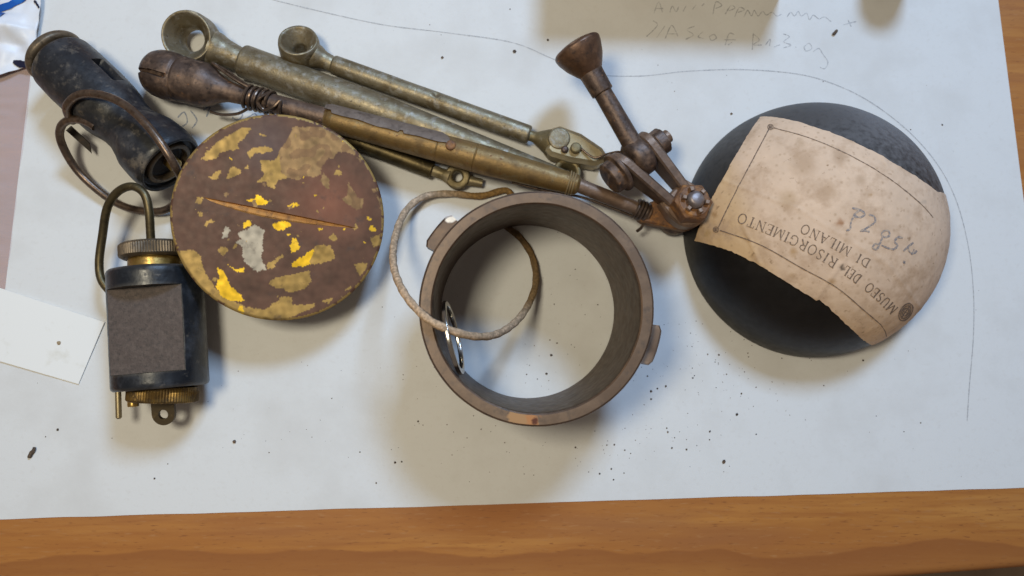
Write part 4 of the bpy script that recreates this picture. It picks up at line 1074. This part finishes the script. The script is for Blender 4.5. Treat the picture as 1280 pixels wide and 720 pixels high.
def rot_ell(cx_, cy_, rx, ry, ang, n=20): return [(cx_ + rx * math.cos(t) * math.cos(ang) - ry * math.sin(t) * math.sin(ang), cy_ + rx * math.cos(t) * math.sin(ang) + ry * math.sin(t) * math.cos(ang)) for t in [2 * math.pi * i / n for i in range(n + 1)]]
for s_ in (1, .72, .45): ribbon(m, rot_ell(1132, 390, 12 * s_, 7 * s_, rad(-58)), 1.7, on_label, jit=.8)
ribbon(m, [(1126, 398), (1138, 381)], 1.5, on_label, step=1.5); ribbon(m, [(1127, 388), (1137, 393)], 1.3, on_label, step=1.5)
build(m, 'emblem', m_print, label)
m = MB()
for st in [[(270, 180), (330, 195), (365, 225), (330, 250), (285, 235), (330, 195)], [(285, 240), (262, 285), (255, 335), (225, 350)], [(395, 230), (435, 245), (440, 285), (380, 330), (330, 355), (365, 350), (400, 360)],
           [(500, 355), (540, 350), (550, 385), (515, 400), (490, 380), (500, 355)], [(500, 395), (480, 440), (455, 490), (425, 480), (440, 450), (470, 455)], [(650, 405), (610, 400), (590, 435), (610, 460), (580, 490), (535, 480), (490, 460)],
           [(730, 440), (690, 470), (655, 505)], [(690, 475), (700, 510), (730, 520), (755, 500)], [(735, 490), (715, 530)], [(662, 575), (658, 590), (668, 588)]]:
    ribbon(m, smooth2(cr(1020, 230, 6, st), 6), 2.4, on_label, jit=.8)
build(m, 'written_number', m_crayon, label)

# ------------------------------------------------------------------ plastic bag, film, and the pieces just past the far edge
def sheet(name, mt, corners, nx_, ny_, hfun, th=.12, **kw):
    m = MB()
    for lay in (0, 1):
        for j in range(ny_ + 1):
            for i in range(nx_ + 1):
                a, b = i / nx_, j / ny_
                p = (corners[0] * (1 - a) + corners[1] * a) * (1 - b) + (corners[3] * (1 - a) + corners[2] * a) * b
                p = p + noise.noise_vector(Vector((p.x, p.y, 0)) * .08) * Vector((1.2, 1.2, 0)).length * .5
                z = hfun(a, b, p) - lay * th
                m.v.append(Vector((p.x, p.y, z)))
    W_ = nx_ + 1; off = W_ * (ny_ + 1)
    for j in range(ny_):
        for i in range(nx_):
            q = j * W_ + i; m.f.append((q, q + 1, q + 1 + W_, q + W_)); m.f.append((off + q, off + q + W_, off + q + 1 + W_, off + q + 1))
    rim = list(range(nx_)) + [nx_ + j * W_ for j in range(ny_)] + [ny_ * W_ + nx_ - i for i in range(nx_)] + [(ny_ - j) * W_ for j in range(ny_)]
    for i in range(len(rim)):
        a, b = rim[i], rim[(i + 1) % len(rim)]; m.f.append((a, off + a, off + b, b))
    return build(m, name, mt, **kw)
def hfilm(a, b, p):
    q = Vector((p.x * .018, p.y * .10, 0)); h = abs(noise.noise(q * 1.2)) * 3.4 + abs(noise.noise(q * 3.1 + Vector((5, 5, 0)))) * 1.3
    return TAB_Z + .35 + h * min(1, 5 * (1 - a)) * min(1, 8 * b) * min(1, 8 * (1 - b))
sheet('plastic_film', m_film, [U(-230, 470, 0), U(0, 415, 0), U(40, 88, 0), U(-200, 60, 0)], 60, 110, hfilm, .1, label='clear crinkled plastic film on the table beside the white sheet', cat='plastic film', loc=U(-60, 260, TAB_Z), angle=80)
def hbag(a, b, p):
    q = Vector((p.x * .05, p.y * .05, 2)); r_ = noise.noise(q * 1.5)
    fold = 5.0 * max(0, 1 - abs((b - .42 + .25 * (a - .5)) / .13))
    return .6 + 2.5 + 2.2 * r_ + 1.1 * noise.noise(q * 4) + fold * min(1, 6 * (1 - a))
BC = [U(-130, 135, 1), U(46, 82, 1), U(62, -60, 1), U(-120, -70, 1)]
bag = sheet('plastic_bag', m_bag, BC, 70, 70, hbag, .15, label='crumpled white plastic bag with blue print at the corner of the white sheet', cat='plastic bag', loc=U(-40, 20, 0), angle=80)
def on_bag(p):
    # nearest sheet parameters by inverse bilinear search
    t = U(p.x, p.y, 4); best = None
    for i in range(41):
        for j in range(41):
            a, b = i / 40, j / 40
            q = (BC[0] * (1 - a) + BC[1] * a) * (1 - b) + (BC[3] * (1 - a) + BC[2] * a) * b
            d_ = (q.xy - t.xy).length_squared
            if best is None or d_ < best[0]: best = (d_, a, b)
    return Vector((t.x, t.y, hbag(best[1], best[2], t) + .45))
m = MB(); ribbon(m, [(-30, 22), (-5, 10), (12, 6), (28, -4), (40, -14)], 8.5, on_bag, step=3); build(m, 'blue_print', m_bagblue, bag)
m = MB(); ribbon(m, [(-22, 42), (-6, 28), (1, 21), (2, 15)], 9, on_bag, step=3); build(m, 'blue_print', m_bagblue, bag)
m = MB(); ribbon(m, [(13, 75), (22, 78), (39, 81)], 6.5, on_bag, step=3, jit=.8); build(m, 'navy_strip', m_bagdark, bag)  # flat dark strip marking the slit in the bag's lower fold
m = MB(); ribbon(m, [(42, 0), (48, 9)], 2.6, on_bag, step=2, jit=1); build(m, 'navy_strip', m_bagdark, bag)

m = MB()
q0 = U(700, -11, .2); q1_ = U(975, -3, .2); dxx = (q1_ - q0); 
prism(m, [(0, 0), (0, 35), (1.5, 36), (22, 36), (24, 34.5), (24, 0)], q0, Vector((dxx.y, -dxx.x, 0)) * -1, (0, 0, 1), dxx, dxx.length, .8)
build(m, 'metal_bar', m_rust, label='dark metal bar past the pencil handwriting, its corner barely in view', cat='bar', loc=U(840, -10, 0))
m = MB()
P = U(1106, -30, 0); P.z = .1
lathe(m, rnd([(0, 4), (0, 9.2), (3, 9.6), (22, 9.0), (27, 7.5), (28, 3)], 1), P, (0, 0, 1), n=40); wob(m, .2, .1)
build(m, 'metal_stud', m_rust, label='dark round metal stud past the pencil line, barely in view', cat='stud', loc=P)

# ------------------------------------------------------------------ crumbs
m = MB()
def crumb(px, py, r, z=None):
    P = U(px, py, 0); P.z = pz(P) - .12 + r * .25
    blob(m, P, r, .6, seed=random.uniform(0, 50), n=6, k=4)
cl_ = [(870, 460, 55, 40, 75), (760, 560, 60, 35, 45), (480, 500, 90, 60, 45), (600, 560, 60, 40, 22), (300, 520, 70, 50, 18), (720, 390, 40, 60, 36), (840, 510, 60, 50, 45), (960, 470, 45, 30, 30), (560, 60, 160, 40, 14), (1180, 250, 40, 80, 12), (100, 560, 60, 40, 6), (900, 130, 80, 50, 12), (660, 440, 50, 30, 18), (1090, 500, 90, 60, 14)]
for cx_, cy_, sx_, sy_, n_ in cl_:
    for i in range(n_):
        x, y = random.gauss(cx_, sx_), random.gauss(cy_, sy_)
        if 5 < x < 1240 and 8 < y < 605: crumb(x, y, min(.50, .09 + random.expovariate(12)))
for x, y, r in ((689, 444, .55), (683, 467, .5), (293, 552, .75), (905, 577, .8), (814, 489, .5), (921, 518, .55), (835, 540, .4), (840, 560, .4), (768, 556, .35), (494, 578, .45), (502, 577, .4), (72, 537, .5), (193, 598, .4), (553, 72, .6), (643, 64, .8), (685, 50, .5), (1178, 156, .4)): crumb(x, y, r)
build(m, 'rust_crumbs', m_crumb, kind='stuff', label='scattered dark rust crumbs on the white paper', cat='crumbs', loc=U(800, 500, 0))
m_split = mat('brown_splinter', (.11, .075, .05), [((.2, .14, .09), .8, .5, .65), ((.04, .028, .02), 1.2, .5, .65)], rough=.8, bump=(2, .5, .2))
def splinter(a, b, r, lab):
    m = MB(); pa, pb = U(*a, r), U(*b, r)
    tube(m, [pa, pa.lerp(pb, .35) + Vector((.2, .1, .1)), pa.lerp(pb, .7) - Vector((.2, .1, 0)), pb], lambda q: r * (.35 + .9 * math.sin(math.pi * (.12 + .76 * q))), n=8, sub=5); wob(m, .3, .8)
    build(m, 'splinter', m_split, label=lab, cat='splinter', loc=pa.xy.to_3d(), group='dark splinters on the paper')
splinter((43, 559), (36, 573), .62, 'stubby dark splinter on bare paper below the white card')
splinter((1041, 43), (1047, 38), .5, 'tiny dark splinter beside the pencil handwriting')
m = MB(); P = U(73.5, 428.5, 0.9); blob(m, P, .75, .3, seed=3, n=10, k=5); build(m, 'stain', mat('brown_stain', (.36, .27, .17), rough=.8), card)
